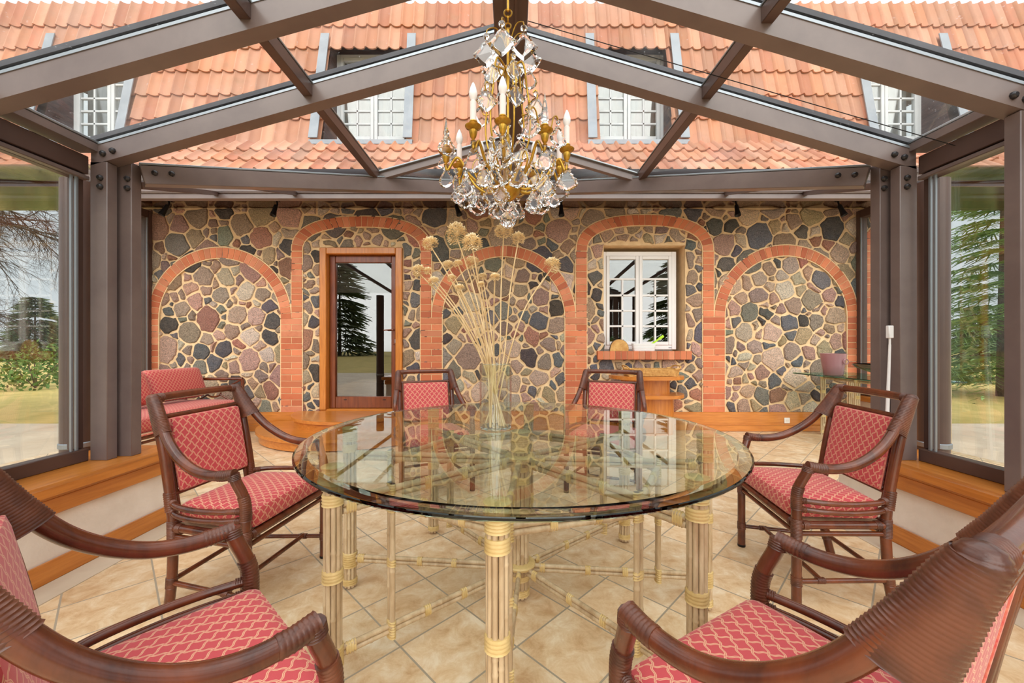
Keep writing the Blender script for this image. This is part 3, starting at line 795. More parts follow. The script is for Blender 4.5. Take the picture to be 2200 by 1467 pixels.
# ================================================================== GLASS ROOM FRAME
def zrl(x): return 2.806-.280*abs(x)
def zrr(x): return 2.792-.293*abs(x)
def zr(x): return zrl(x) if x < 0 else zrr(x)
XE_L, XE_R = -2.37, 2.29                      # outer eaves
EXTRA = [-1.9, -.95, .15]
YR = [1.718, 2.25]
def bolts(par, pts, r=.017):
    for p in pts:
        q = MB(); q.lathe([(0, -.016), (r*.55, -.016), (r*.9, -.010), (r, -.004), (r, .002)], (0, 0, 0), 8, Matrix.Rotation(-PI/2, 3, 'X')); q.v = [(a+p[0], bb_+p[1], c+p[2]) for a, bb_, c in q.v]
        q.build('bolt', 'bolt', par)
RN = {1.718: 'nearer', 2.25: 'second'}
def rafter(sx, y, dep=.078):
    xe = XE_L if sx < 0 else XE_R; z = zr; h = .108; xi = sx*.085
    q = MB(); q.prism([(xe, z(xe)), (xi, z(xi)), (xi, z(xi)+h), (xe, z(xe)+h)], y, y+dep, 'Y')
    side = 'left' if sx < 0 else 'right'
    lab = ('%s sloping bronze roof rafter on the %s of the ridge' % (RN[y], side)) if y in RN else 'bronze roof rafter behind the camera on the %s' % side
    o = q.build('rafter', 'frame', None, 0); st(o, lab, 'rafter')
    q = MB(); q.prism([(xe+.02*-sx, z(xe)+h+.002), (xi, z(xi)+h+.002), (xi, z(xi)+h+.016), (xe+.02*-sx, z(xe)+h+.016)], y-.004, y+dep+.004, 'Y'); q.build('glazing_bead', 'gasket', o, 0)
    q = MB(); q.prism([(xe, z(xe)+h+.024), (xi, z(xi)+h+.024), (xi, z(xi)+h+.05), (xe, z(xe)+h+.05)], y-.006, y+dep+.006, 'Y'); q.build('cover_strip', 'rubber', o, 0)
    if y > 1: bolts(o, [(xe-sx*t, y-.001, z(xe)+.045+(t*.284)) for t in (.07, .125)])
for y in EXTRA+YR:
    for sx in (-1, 1): rafter(sx, y)
# corner posts
def post(sx, y):
    x0, x1 = (-2.376, -2.279) if sx < 0 else (2.2, 2.297)
    q = MB(); q.box(x0, x1, y, y+.06, .475, zr(XE_L if sx < 0 else XE_R)+.02, .003)
    side = 'left' if sx < 0 else 'right'
    lab = {2.25: 'bronze corner post on the %s sill with two bolts near its top' % side, 1.718: 'bronze post on the %s sill at the edge of the picture' % side}.get(y, 'bronze post on the %s sill behind the camera' % side)
    o = q.build('post', 'frame'); st(o, lab, 'post')
    if y > 1: bolts(o, [((x0+x1)/2-.012*sx, y-.001, 2.07), ((x0+x1)/2-.012*sx, y-.001, 2.02)])
for y in EXTRA+YR:
    for sx in (-1, 1): post(sx, y)
for sx in (-1, 1):
    x0, x1 = (-2.335, -2.222) if sx < 0 else (2.165, 2.268)
    q = MB(); q.box(x0, x1, 2.335, 2.40, .475, 2.20, .003); side = 'left' if sx < 0 else 'right'
    o = q.build('valley_post', 'frame'); st(o, 'bronze post set behind the %s corner post, carrying the valley beam' % side, 'post')
    bolts(o, [((x0 if sx > 0 else x1)-(-sx)*-.0-(.02*-sx)*-1*0+(-.022 if sx < 0 else .022), 2.334, z) for z in (2.10, 2.045)])
# eaves beams and side windows
for sx in (-1, 1):
    side = 'left' if sx < 0 else 'right'; x = -2.38 if sx < 0 else 2.30; yE = 2.25
    q = MB(); q.box(x, x+sx*.10, -2.0, yE, 2.088, 2.19, .004); o = q.build('eaves_beam', 'frame_dark'); st(o, 'dark bronze eaves beam above the %s side glazing' % side, 'beam')
    q = MB(); q.box(x-sx*.005, x+sx*.03, -2.0, yE, 2.055, 2.078, .003); q.build('blind_track', 'frame', o)
    x2 = x+sx*-.05
    q = MB(); q.box(x2, x2+sx*.11, -2.0, 2.26, 2.215, 2.262, .003); o = q.build('eaves_gutter_beam', 'frame'); st(o, 'bronze glazing rail where the roof glass meets the %s eaves' % side, 'beam')
    q = MB(); q.box(x2-sx*.004, x2+sx*.02, -2.0, 2.26, 2.264, 2.276, .002); q.build('glazing_bead', 'gasket', o, 0)
    # side windows, one per bay
    ys = EXTRA+YR
    for k in range(len(ys)-1):
        a, c = ys[k]+.06, ys[k+1]; xg = x+sx*.06
        root = thing('window_%d' % (2+k*2+(sx > 0)), ('full height fixed side window on the %s ' % side)+('next to the corner post' if k == len(ys)-2 else 'out of view behind the camera, bay %d' % k), 'window', (xg, (a+c)/2, .475), 0, None, 'structure')
        f = MB(); h = (c-a)/2
        f.box(-.03-sx*.03, .03-sx*.03, -h, h, 0, .07, .004); f.box(-.03, .03, -h, h, 1.585, 1.615, .004); f.box(-.03, .03, -h, -h+.03, .07, 1.585, .004); f.box(-.03, .03, h-.035, h, .07, 1.585, .004)
        f.build('window_frame', 'frame_dark', root)
        f = MB(); f.box(-.045*sx-.006, -.045*sx+.006, h-.06, h-.046, .07, 1.585, .002); f.box(-.045*sx-.006, -.045*sx+.006, h-.085, h-.073, .07, 1.585, .002); f.build('glazing_bead', 'gasket', root, 0)
        g = MB(); g.box(.010, .018, -h+.03, h-.03, .07, 1.585); g.build('pane', 'pane', root, smooth=0)
# ridge beam
q = MB(); q.box(-.088, .088, -2.0, 4.46, 2.80, 2.90, .006); q.box(-.03, -.02, -2.0, 4.46, 2.79, 2.80); q.box(.02, .034, -2.0, 4.46, 2.79, 2.80)
st(q.build('ridge_beam', 'frame_dark'), 'dark bronze ridge beam running towards the house above the chandelier', 'beam')
# purlins
for sx in (-1, 1):
    side = 'left' if sx < 0 else 'right'; x = -1.145 if sx < 0 else 1.105
    for (a, c, lab) in ((-2.0, 1.718, 'overhead'), (1.718+.078, 2.25, 'between the two big rafters'), (2.25+.078, 3.42, 'from the second rafter down to the valley')):
        q = MB(); z0 = zr(x)+.045; q.box(x-.026, x+.026, a, c, z0, z0+.07, .003)
        o = q.build('purlin', 'frame_dark'); st(o, 'bronze purlin on the %s roof slope %s' % (side, lab), 'purlin')
        q = MB(); q.box(x-.03, x+.03, a, c, z0+.072, z0+.082, .002); q.build('glazing_bead', 'gasket', o, 0)
# valley beams
VP = {}
for sx in (-1, 1):
    side = 'left' if sx < 0 else 'right'
    A = Vector((-2.20, 2.38, 2.135)) if sx < 0 else Vector((2.13, 2.38, 2.125)); Bm = Vector((0, 4.46, 2.855)); VP[sx] = (A, Bm)
    q = MB(); q.beam(A, Bm, .07, .108, (0, 0, 1), .003)
    o = q.build('valley_beam', 'frame'); st(o, 'bronze valley beam rising from the %s corner post to the end of the ridge' % side, 'beam')
    d = (Bm-A).normalized(); n = d.cross(Vector((0, 0, 1))).normalized()
    up = n.cross(d)
    q = MB(); q.beam(A+up*.063, Bm+up*.063, .072, .012, (0, 0, 1), .002); q.build('glazing_bead', 'gasket', o, 0)
    nn = -n if n.y > 0 else n
    pts = []
    for t in (.06, .14): pts.append(A+d*t+up*.01+nn*.036)
    bolts(o, pts)
    # short jack rafter from the valley up to the ridge
    xj = -1.145 if sx < 0 else 1.105
    q = MB(); q.beam((xj, 3.42, zr(xj)+.075), (sx*.09, 3.42, zr(sx*.09)+.075), .045, .06); o = q.build('jack_rafter', 'frame'); st(o, 'short bronze rafter behind the chandelier on the %s of the ridge' % side, 'rafter')
    q = MB(); q.beam((xj, 3.40, zr(xj)+.108), (sx*.09, 3.40, zr(sx*.09)+.108), .05, .012); q.build('glazing_bead', 'gasket', o, 0)
    # two fan rafters under the cross roof
    for (a, c, lab) in (((sx*2.27, 2.42, 2.10), (sx*3.25, 4.40, 2.80), 'outer'), ((sx*1.86, 2.74, 2.23), (sx*2.38, 4.40, 2.80), 'inner')):
        q = MB(); q.beam(a, c, .05, .045); o = q.build('fan_rafter', 'frame_dark'); st(o, '%s slanting bronze bar under the %s valley beam' % (lab, side), 'rafter')
# cross ridge / wall track in front of the soffit
q = MB(); q.box(-4.75, 4.58, 4.36, 4.46, 2.79, 2.87, .004); q.box(-4.75, 4.58, 4.38, 4.46, 2.735, 2.79, .003); q.box(-4.75, 4.58, 4.352, 4.362, 2.80, 2.83, .002)
st(q.build('cross_beam', 'frame'), 'long bronze cross beam and track along the eaves above the stone wall', 'beam')
# end frames of the wide bay beside the stone wall
for sx in (-1, 1):
    side = 'left' if sx < 0 else 'right'; X = -4.70 if sx < 0 else 4.53
    q = MB(); q.box(X, X+sx*.3, 4.60, YW-.02, 0, .40, .004); st(q.build('wall_end_'+side, 'plaster'), 'short plaster wall at the %s end of the stone wall' % side, 'wall')
    q = MB(); q.box(X-sx*.06, X+sx*.32, 4.55, YW-.04, .405, .475, .01); st(q.build('trim_%d' % trim, 'wood_y'), 'honey wood sill at the %s end of the stone wall' % side, 'sill'); trim += 1
    root = thing('window_%d' % (20 + (sx > 0)), 'narrow end window at the %s end of the stone wall' % side, 'window', (X+sx*.06, 4.93, .475), 0, None, 'structure')
    f = MB(); f.box(-.05, .05, .25, .31, 0, 2.4, .004); f.box(-.05, .05, -.10, -.04, 0, 2.4, .004); f.box(-.05, .05, -.04, .25, 0, .07, .004); f.box(-.05, .05, -.04, .25, 2.30, 2.4, .004); f.build('window_frame', 'frame_dark', root)
    f = MB(); f.box(-.056, -.05, .225, .24, .07, 2.3) if sx > 0 else f.box(.05, .056, .225, .24, .07, 2.3); f.build('glazing_bead', 'gasket', root, 0)
    g = MB(); g.box(-.004, .004, -.04, .25, .07, 2.3); g.build('pane', 'pane', root, smooth=0)
    q = MB(); q.box(X-.04, X+.04, 4.72, 4.79, .475, 2.88, .004); q.box(X-.045*1, X+.045, 4.715, 4.795, 2.0, 2.03, .002)
    st(q.build('end_post', 'frame'), 'bronze frame post beyond the %s corner post' % side, 'post')
# roof glass
def pane(pts, lab):
    q = MB(); q.slab(pts, .010); st(q.build('roof_glass', 'roofglass', smooth=0), lab, 'roof glass')
for sx in (-1, 1):
    side = 'left' if sx < 0 else 'right'; xe = (XE_L if sx < 0 else XE_R); xp = -1.145 if sx < 0 else 1.105; xi = sx*.09; g = .128
    def q3(x, y): return (x, y, zr(x)+g)
    for (a, c, lab) in ((-1.9, 1.72, 'overhead behind the nearer rafter'), (1.79, 2.26, 'between the two big rafters')):
        pane([q3(xe, a), q3(xp, a), q3(xp, c), q3(xe, c)], 'lower glass pane of the %s roof slope %s' % (side, lab))
        pane([q3(xp, a), q3(xi, a), q3(xi, c), q3(xp, c)], 'upper glass pane of the %s roof slope %s' % (side, lab))
    pane([q3(xp, 2.32), q3(xi, 2.32), q3(xi, 4.42), q3(xp, 3.44)], 'upper glass pane of the %s roof slope beside the chandelier' % side)
    pane([q3(sx*2.2, 2.36), q3(xp, 2.32), q3(xp, 3.40)], 'three-cornered glass pane of the %s roof slope above the valley beam' % side)
    A, Bm = VP[sx]
    pane([(A.x, A.y, A.z+.07), (Bm.x, Bm.y-.1, Bm.z+.05), (sx*4.6, 4.36, 2.90), (sx*4.6, 2.42, 2.21)], 'glass of the cross roof behind the %s valley beam' % side)
# tension wire under the roof, at right
q = MB(); q.tube([W(1134, 45, 2.0), W(2052, 313, 2.0)], .0022, 6); tag(q.build('tension_wire', 'black'), 'thin dark wire slanting under the right roof glass', 'wire')
# downpipes outside the corners
for sx in (-1, 1):
    x = -2.69 if sx < 0 else 2.62
    q = MB(); q.tube([(x, 2.47, -.06), (x, 2.47, 2.14)], .075, 20)
    side = 'left' if sx < 0 else 'right'
    o = q.build('downpipe', 'frame_dark', origin=(x, 2.47, -.06)); tag(o, 'dark bronze rainwater pipe outside the %s corner post' % side, 'downpipe', 'rainwater pipes')
    q = MB(); q.lathe([(.076, .555), (.082, .56), (.082, .585), (.076, .59)], (0, 0, 0), 20); q.build('pipe_bracket', 'gasket', o)

# ================================================================== DOOR, STEPS, WINDOW
dx0, dx1, dz0, dz1 = dor
root = thing('door_1', 'glazed door in a honey wood frame under the left flattened arch', 'door', ((dx0+dx1)/2, YW, dz0), 0, None, 'structure')
hw = (dx1-dx0)/2; H = dz1-dz0
f = MB()
for (a, c, z0, z1) in ((-hw-.005, -hw+.085, 0, H), (hw-.085, hw+.005, 0, H), (-hw+.085, hw-.085, H-.085, H)): f.box(a, c, -.045, .10, z0, z1, .008)
f.build('door_frame', 'wood_z', root)
f = MB(); a, c = -hw+.09, hw-.09
f.box(a, a+.075, .05, .12, .012, H-.09, .006); f.box(c-.075, c, .05, .12, .012, H-.09, .006); f.box(a+.075, c-.075, .05, .12, .012, .165, .006); f.box(a+.075, c-.075, .05, .12, H-.18, H-.09, .006)
leaf = f.build('door_leaf', 'wood_red', root)
g = MB(); g.box(a+.07, c-.07, .08, .088, .16, H-.175); g.build('pane', 'pane', leaf, smooth=0)
q = MB(); q.box(c-.05, c-.015, .035, .05, .86, 1.03, .006); q.tube(crom([(c-.035, .05, 1.055-.0), (c-.035, .0, 1.055), (c-.05, -.008, 1.055), (c-.16, -.008, 1.05)], 4), .009, 8); q.box(c-.05, c-.015, .036, .05, .98, 1.10, .006); q.build('door_handle', 'wood_red', leaf)
for t in (-.24, .28):
    q = MB(); q.box(t-.02, t+.02, .044, .05, .12, .13, .002); q.build('drain_cap', 'black', leaf)
q = MB(); q.box(hw-.1, hw-.085, -.02, .02, .88, .93, .003); q.build('strike_plate', 'gasket', root)
q = MB(); q.box(-hw, hw, -.03, .12, -.03, .01, .003); q.build('threshold', 'wood', root)
# wooden steps
xc = (dx0+dx1)/2
def dplan(rx, ry, r=0, n=40):
    return [(xc+rx*math.cos(PI+PI*i/n), YW-.09+ry*math.sin(PI+PI*i/n)) for i in range(n+1)]
root = thing('door_step', 'two tier rounded honey wood step in front of the glazed door', 'step', (xc, YW-.1, 0))
def loc(b_): b_.v = [(p[0]-xc, p[1]-(YW-.1), p[2]) for p in b_.v]; return b_
q = MB(); q.prism(dplan(1.13, 1.05), .012, .105, 'Z'); loc(q).build('lower_riser', 'wood', root)
q = MB(); q.prism(dplan(1.16, 1.09), .105, .14, 'Z'); loc(q).build('lower_tread', 'wood', root)
q = MB(); q.prism(dplan(.76, .70), .14, .232, 'Z'); loc(q).build('upper_riser', 'wood', root)
q = MB(); q.prism(dplan(.79, .74), .232, .268, 'Z'); loc(q).build('upper_tread', 'wood', root)
# window
wx0, wx1 = xw(1297), xw(1461); wz0, wz1 = zw(751), zw(536)
root = thing('window_1', 'white paned house window above the brick sill, under the right flattened arch', 'window', ((wx0+wx1)/2, YW+.12, wz0), 0, None, 'structure')
casement(root, wx0-(wx0+wx1)/2, wx1-(wx0+wx1)/2, -.0, 0, wz1-wz0, .06, .25, 4, .085)
q = MB(); q.box(.40, .44, -.004, 0, .02, .03, .001); q.build('vent_slot', 'grey_metal', root)
# inner ledge with four plants behind the panes
q = MB(); q.box(wx0-.1, wx1+.1, YW+.42, YW+.72, wz0-.04, wz0+.01, .004); st(q.build('window_sill_inside', 'white'), 'white inner ledge behind the house window', 'sill')
def blades(q, c, n, h, spread, rg, w=.014):
    for i in range(n):
        a = rg.uniform(0, 2*PI); L = h*rg.uniform(.7, 1.1); s = spread*rg.uniform(.5, 1.1); dx, dy = math.cos(a), math.sin(a)
        pts = [Vector(c)+Vector((dx*s*t, dy*s*t*.6, L*(t-.45*t**2.4))) for t in (0, .35, .7, 1)]
        vs = []
        for k, p in enumerate(pts):
            ww = w*(1, 1.1, .8, .1)[k]; vs += [p+Vector((-dy*ww, dx*ww, .004)), p+Vector((dy*ww, -dx*ww, -.002))]
        q.add(vs, [(2*k, 2*k+1, 2*k+3, 2*k+2) for k in range(3)])
for i, px in enumerate((1321, 1351, 1393, 1424)):
    x = xw(px)*1.06; base = Vector((x, YW+.57, wz0+.012)); rg = random.Random(30+i)
    nth = ('first from the left', 'second from the left', 'third from the left', 'rightmost')[i]
    root = thing('potted_plant', 'green spiky plant in a pot behind the house window panes, '+nth, 'plant', base, 0, 'plants behind the house window')
    q = MB(); q.lathe([(.035, 0), (.048, .08), (.052, .085), (.044, .085), (.04, .07), (0, .07)], (0, 0, 0), 16); q.build('pot', 'brick' if 0 else 'log', root)
    q = MB(); blades(q, (0, 0, .07), 16, .21, .1, rg); q.build('foliage', 'leaf', root, smooth=60)
# ================================================================== CHAIRS
def wr(par, path, r, pitch=.006, amp=.0011, ell=None, up=None, seg=12, name='rattan_binding'):
    q = MB(); q.wrap(path, r, pitch, seg, amp, ell, up); return q.build(name, 'binding', par, 70)
def make_chair(label):
    root = thing('armchair', label, 'chair', (0, 0, 0), 0, 'rattan armchairs around the glass table')
    lean = lambda z: -.373-(z-.353)*.183
    for s in (1, -1):
        # front leg runs up, bends back and outwards to carry the arm
        p = [(s*.264, 0, 0), (s*.264, 0, .2), (s*.264, 0, .40), (s*.264, -.001, .485), (s*.266, -.012, .53), (s*.275, -.032, .58), (s*.280, -.041, .612)]
        q = MB(); q.tube(crom(p, 5), .0195, 14); lg = q.build('leg', 'rattan', root, 60)
        wr(lg, [(s*.264, 0, .300), (s*.264, 0, .385)], .0215)
        wr(lg, crom([(s*.264, 0, .425), (s*.264, -.001, .485), (s*.2655, -.010, .522)], 4), .0218, .008)
        wr(lg, [(s*.264, 0, .098), (s*.264, 0, .135)], .0212, .007)
        wr(lg, [(s*.2775, -.037, .592), (s*.2805, -.0415, .615)], .0225, .006)
        q = MB(); q.lathe([(.019, -.0), (.0205, .002), (.0205, .012), (.018, .013)], (s*.264, 0, 0), 14); q.build('foot_pad', 'black', lg)
        # rear upright
        p = [(s*.197, -.423, 0), (s*.206, -.398, .12), (s*.2145, -.383, .26), (s*.218, -.378, .353), (s*.219, -.390, .48), (s*.219, -.425, .69), (s*.219, -.473, .897)]
        q = MB(); q.tube(crom(p, 5), .0195, 14); lg = q.build('leg', 'rattan', root, 60)
        wr(lg, [(s*.2165, -.3805, .305), (s*.2185, -.379, .385)], .0215)
        wr(lg, [(s*.2195, -.386, .425), (s*.2195, -.396, .505)], .0215, .009)
        wr(lg, [(s*.2045, -.402, .095), (s*.208, -.395, .14)], .0212, .007)
        q = MB(); q.lathe([(.019, -.0), (.0205, .002), (.0205, .012), (.018, .013)], (s*.197, -.423, 0), 14); q.build('foot_pad', 'black', lg)
        # sweeping arm
        p = [(s*.280, -.036, .614), (s*.283, -.085, .606), (s*.283, -.15, .607), (s*.279, -.22, .624), (s*.270, -.29, .662), (s*.256, -.352, .716), (s*.240, -.405, .788), (s*.222, -.463, .885)]
        pa = crom(p, 7)
        q = MB(); q.tube(pa, [.0202 if i > 3 else .0195 for i in range(len(pa))], 16); ar = q.build('arm', 'rattan', root, 60)
        wr(ar, crom([(s*.2805, -.034, .614), (s*.2835, -.075, .607), (s*.284, -.105, .606)], 4), .0214, .009, .0009)
        # broad wrap where arm and upright meet under the top corner
        q = MB(); q.wrap([(s*.2335, -.408, .750), (s*.2285, -.431, .80), (s*.222, -.461, .872), (s*.2195, -.474, .902), (s*.219, -.4755, .9145), (s*.219, -.476, .9195)], [.0266, .0262, .0254, .0244, .0175, .006], .0066, 20, .0008, [(1.0, 1.90), (1.0, 1.58), (1.0, 1.2), (1.0, 1.04), (1.0, 1.0), (1.0, 1.0)], (s*.9, -.43, 0))
        q.build('corner_binding', 'binding', ar, 70)
        # two bowed side rails above the seat
        for z in (.462, .425):
            q = MB(); q.tube(crom([(s*.264, -.012, z), (s*.282, -.10, z-.002), (s*.284, -.20, z-.002), (s*.262, -.31, z), (s*.222, -.378, z)], 5), .0115, 10); rl = q.build('side_rail', 'rattan', root, 60)
            wr(rl, [(s*.265, -.008, z), (s*.272, -.035, z)], .0132, .005); wr(rl, [(s*.240, -.348, z), (s*.223, -.376, z)], .0135, .005)
    q = MB(); q.tube(crom([(-.222, -.474, .899), (-.1, -.480, .902), (.1, -.480, .902), (.222, -.474, .899)], 4), .0175, 14); tr = q.build('top_rail', 'rattan', root, 60)
    for s in (1, -1): wr(tr, [(s*.222, -.474, .899), (s*.178, -.4775, .900)], .0192, .006)
    q = MB(); q.tube([(-.214, lean(.812)-.004, .815), (.214, lean(.812)-.004, .815)], .0115, 10); q.build('back_rail', 'rattan', root, 60)
    q = MB(); q.tube([(-.214, lean(.49), .49), (.214, lean(.49), .49)], .0115, 10); q.build('back_rail', 'rattan', root, 60)
    for s in (1, -1):
        q = MB(); q.tube([(s*.186, lean(.43), .43), (s*.189, lean(.81), .81)], .009, 8); q.build('back_spindle', 'rattan', root, 60)
    # seat frame
    for z, r in ((.355, .0165), (.318, .0105)):
        q = MB(); q.tube([(-.262, .0, z), (.262, .0, z)], r, 12); q.tube([(-.218, -.378, z), (.218, -.378, z)], r, 12)
        for s in (1, -1): q.tube([(s*.264, .0, z), (s*.218, -.378, z)], r, 12)
        q.build('seat_frame', 'rattan', root, 60)
    for s in (1, -1):
        wr(root, [(s*.245, .0, .355), (s*.222, .0, .355)], .0185, .006, name='frame_binding')
        wr(root, [(s*.2615, -.022, .355), (s*.2585, -.046, .355)], .0185, .006, name='frame_binding')
        wr(root, [(s*.221, -.352, .355), (s*.2235, -.330, .355)], .0185, .006, name='frame_binding')
    q = MB(); q.prism([(-.25, -.006), (.25, -.006), (.208, -.37), (-.208, -.37)], .352, .366, 'Z'); q.build('seat_board', 'cane', root)
    tp = lambda y: 1.0+.10*((y+.18)/.36)
    q = MB(); q.pillow(.468, .375, .085, .028, .016, 14, Matrix.Translation((0, -.172, .4155)), (.006, .01), lambda y: 1+.24*y); q.build('seat_cushion', 'fabric', root, 60)
    # back cushion leans with the uprights
    ang = math.atan(.183); mt = Matrix.Translation((0, lean(.652)+.018, .652)) @ Matrix.Rotation(PI/2+ang, 4, 'X')
    q = MB(); q.pillow(.366, .318, .032, .012, .006, 14, mt, (.003, .006)); bc = q.build('back_cushion', 'fabric', root, 60)
    q = MB(); w, d = .166, .142
    pts = [(-w, -d), (0, -d), (w, -d), (w, 0), (w, d), (0, d), (-w, d), (-w, 0), (-w, -d)]
    ps = [mt @ Vector((a, c, .0185)) for a, c in pts]; q.tube(resample(ps, 48), .003, 6)
    ps = [mt @ Vector((a*1.09, c*1.1, .001)) for a, c in pts]; q.tube(resample(ps, 48), .0055, 6); q.build('piping', 'piping', bc, 60)
    # stretchers
    for s in (1, -1):
        q = MB(); q.tube([(s*.264, 0, .113), (s*.2055, -.40, .113)], .0105, 10); q.build('stretcher', 'rattan', root, 60)
    q = MB(); q.tube([(-.248, -.105, .118), (.248, -.105, .118)], .0105, 10); x_ = q.build('stretcher', 'rattan', root, 60)
    for s in (1, -1): wr(x_, [(s*.2485, -.088, .114), (s*.2445, -.122, .114)], .013, .005)
    q = MB(); q.tube([(-.206, -.397, .122), (.206, -.397, .122)], .0105, 10); q.build('stretcher', 'rattan', root, 60)
    return root
CH = [(-1.027, 1.857, -.127, 'rattan armchair left of the table, in front of the low white wall'),
      (1.262, 1.974, 3.014, 'rattan armchair right of the table, turned towards it near the corner post'),
      (-.534, 2.944, -1.155, 'rattan armchair behind the table nearest the glazed door'),
      (.663, 2.907, -1.981, 'rattan armchair behind the table in front of the wicker tray and shelf'),
      (-.544, .955, .833, 'rattan armchair in the lower left corner, back cut off by the frame'),
      (.449, .945, 2.108, 'rattan armchair in the lower right corner, its wrapped corner closest to the viewer')]
proto = make_chair(CH[0][3])
for i, (x, y, t, lab) in enumerate(CH):
    if i: dup(proto, (x, y, 0), t-PI/2, lab)
proto.location = (CH[0][0], CH[0][1], 0); proto.rotation_euler = (0, 0, CH[0][2]-PI/2)

# ================================================================== DINING TABLE
TX, TY = .042, 1.785
table = thing('dining_table', 'round glass table on bundled bamboo legs tied with yellow lashing', 'table', (TX, TY, 0))
a0 = math.radians(-95.4)
def cane(q, p0, p1, r, rg, nodes=True):
    p0, p1 = Vector(p0), Vector(p1); L = (p1-p0).length; n = max(2, int(L/.16)); ks = sorted(rg.uniform(.04, .96) for _ in range(n))
    pts = []; rad = []
    d = (p1-p0)
    last = 0
    pts.append(p0); rad.append(r)
    for k in ks:
        if k-last < .05: continue
        last = k; e = .004/L
        for (t, m_) in ((k-e*1.5, 1), (k-e*.6, 1.16), (k+e*.6, 1.12), (k+e*1.5, .97)): pts.append(p0+d*t); rad.append(r*m_)
    pts.append(p1); rad.append(r); q.tube(pts, rad, 8)
def bundle(name, x, y, z0, z1, rb, n, rc, seed, par):
    rg = random.Random(seed); q = MB()
    for k in range(n):
        a = 2*PI*k/n+seed; c = (x+(rb-rc)*math.cos(a), y+(rb-rc)*math.sin(a)); cane(q, (*c, z0), (*c, z1), rc*rg.uniform(.92, 1.06), rg)
    cane(q, (x, y, z0), (x, y, z1), rb-2*rc-.002, rg)
    return q.build(name, 'cane', par, 60)
def lash(par, x, y, z0, z1, r, pitch=.010):
    q = MB(); q.wrap([(x, y, z0), (x, y, z1)], r, pitch, 16, .0014); q.build('lashing', 'lash', par, 70)
RL = .795; RT = .60
legs = [(RL*math.cos(a0+i*PI/4), RL*math.sin(a0+i*PI/4)) for i in range(8)]
thin = [(RT*math.cos(a0+i*PI/4), RT*math.sin(a0+i*PI/4)) for i in range(8)]
ZU, ZL = .60, .135
def lean_lash(par, c, d, r, n=3, pitch=.008):
    c, d = Vector(c), Vector(d).normalized(); q = MB(); q.wrap([c-d*n*pitch/2, c+d*n*pitch/2], r, pitch, 12, .0012, [(1.75, 1.0), (1.75, 1.0)], (0, 0, 1)); q.build('lashing', 'lash', par, 70)
for i, (x, y) in enumerate(legs):
    lg = bundle('leg', x, y, 0.008, .722, .030, 9, .0077, i+1, table)
    for (z0, z1, p) in ((.668, .722, .0085), (.618, .654, .0095), (.375, .412, .0095), (.10, .165, .010), (.02, .045, .009)): lash(lg, x, y, z0, z1, .0325, p)
    q = MB(); q.lathe([(.034, .722), (.036, .724), (.036, .727), (.034, .7285), (0, .7285)], (x, y, 0), 20); q.build('cap_disc', 'lash', lg)
    ux, uy = math.cos(a0+i*PI/4), math.sin(a0+i*PI/4)
    for (z, r_, nm) in ((ZU, .0115, 'upper_spoke'), (ZL, .0095, 'lower_spoke')):
        rg = random.Random(100+i*7+int(z*100)); q = MB()
        for dz in (-1, 1): cane(q, (ux*.045, uy*.045, z+dz*r_*.98), (ux*(RL-.03), uy*(RL-.03), z+dz*r_*.98), r_, rg)
        sp = q.build(nm, 'cane', table, 60)
        for t in (.10, .30, .46, RL-.055): lean_lash(sp, (ux*t, uy*t, z), (ux, uy, 0), r_+.0022, 4 if t > .6 else 3)
    x2, y2 = thin[i]
    rg = random.Random(300+i); q = MB(); nx, ny = -uy, ux
    for s in (-1, 1): cane(q, (x2+nx*s*.0105, y2+ny*s*.0105, ZL-.02), (x2+nx*s*.0105, y2+ny*s*.0105, ZU+.03), .0105, rg)
    tp_ = q.build('brace_post', 'cane', table, 60)
    for (z0, z1) in ((ZU-.055, ZU+.03), (.355, .38), (ZL-.03, ZL+.028)):
        q = MB(); q.wrap([(x2, y2, z0), (x2, y2, z1)], .0125, .009, 14, .0014, [(1.0, 1.9), (1.0, 1.9)], (ux, uy, 0)); q.build('lashing', 'lash', tp_, 70)
for i in range(8):
    (x, y), (x2, y2) = thin[i], thin[(i+1) % 8]; d = Vector((x2-x, y2-y, 0)).normalized()
    rg = random.Random(500+i); q = MB()
    for dz in (-1, 1): cane(q, (x+d.x*.015, y+d.y*.015, ZU-.022+dz*.0112), (x2-d.x*.015, y2-d.y*.015, ZU-.022+dz*.0112), .0115, rg)
    o = q.build('ring_rail', 'cane', table, 60)
    for t in (.33, .67): lean_lash(o, (x+(x2-x)*t, y+(y2-y)*t, ZU-.022), d, .0137, 3)
hub = bundle('hub_leg', 0, 0, .008, .722, .040, 11, .0092, 3.3, table)
for (z0, z1, p) in ((.64, .722, .0095), (.555, .575, .01), (.50, .53, .01), (ZL-.05, ZL-.028, .009), (.018, .045, .009)): lash(hub, 0, 0, z0, z1, .0425, p)
for z in (ZU+.018, ZL+.018):
    q = MB(); q.lathe([(.042, -.012), (.066, -.010), (.070, 0), (.066, .006), (.042, .008)], (0, 0, z), 16); q.build('hub_collar', 'lash', hub, 30)
q = MB(); q.lathe([(.043, .722), (.045, .724), (.045, .727), (.043, .7285), (0, .7285)], (0, 0, 0), 20); q.build('cap_disc', 'lash', hub)
q = MB(); q.lathe([(0, .730), (.888, .730), (.894, .7315), (.896, .735), (.896, .741), (.894, .7435), (.850, .748), (0, .748)], (0, 0, 0), 160); q.build('glass_top', 'tableglass', table, 3)

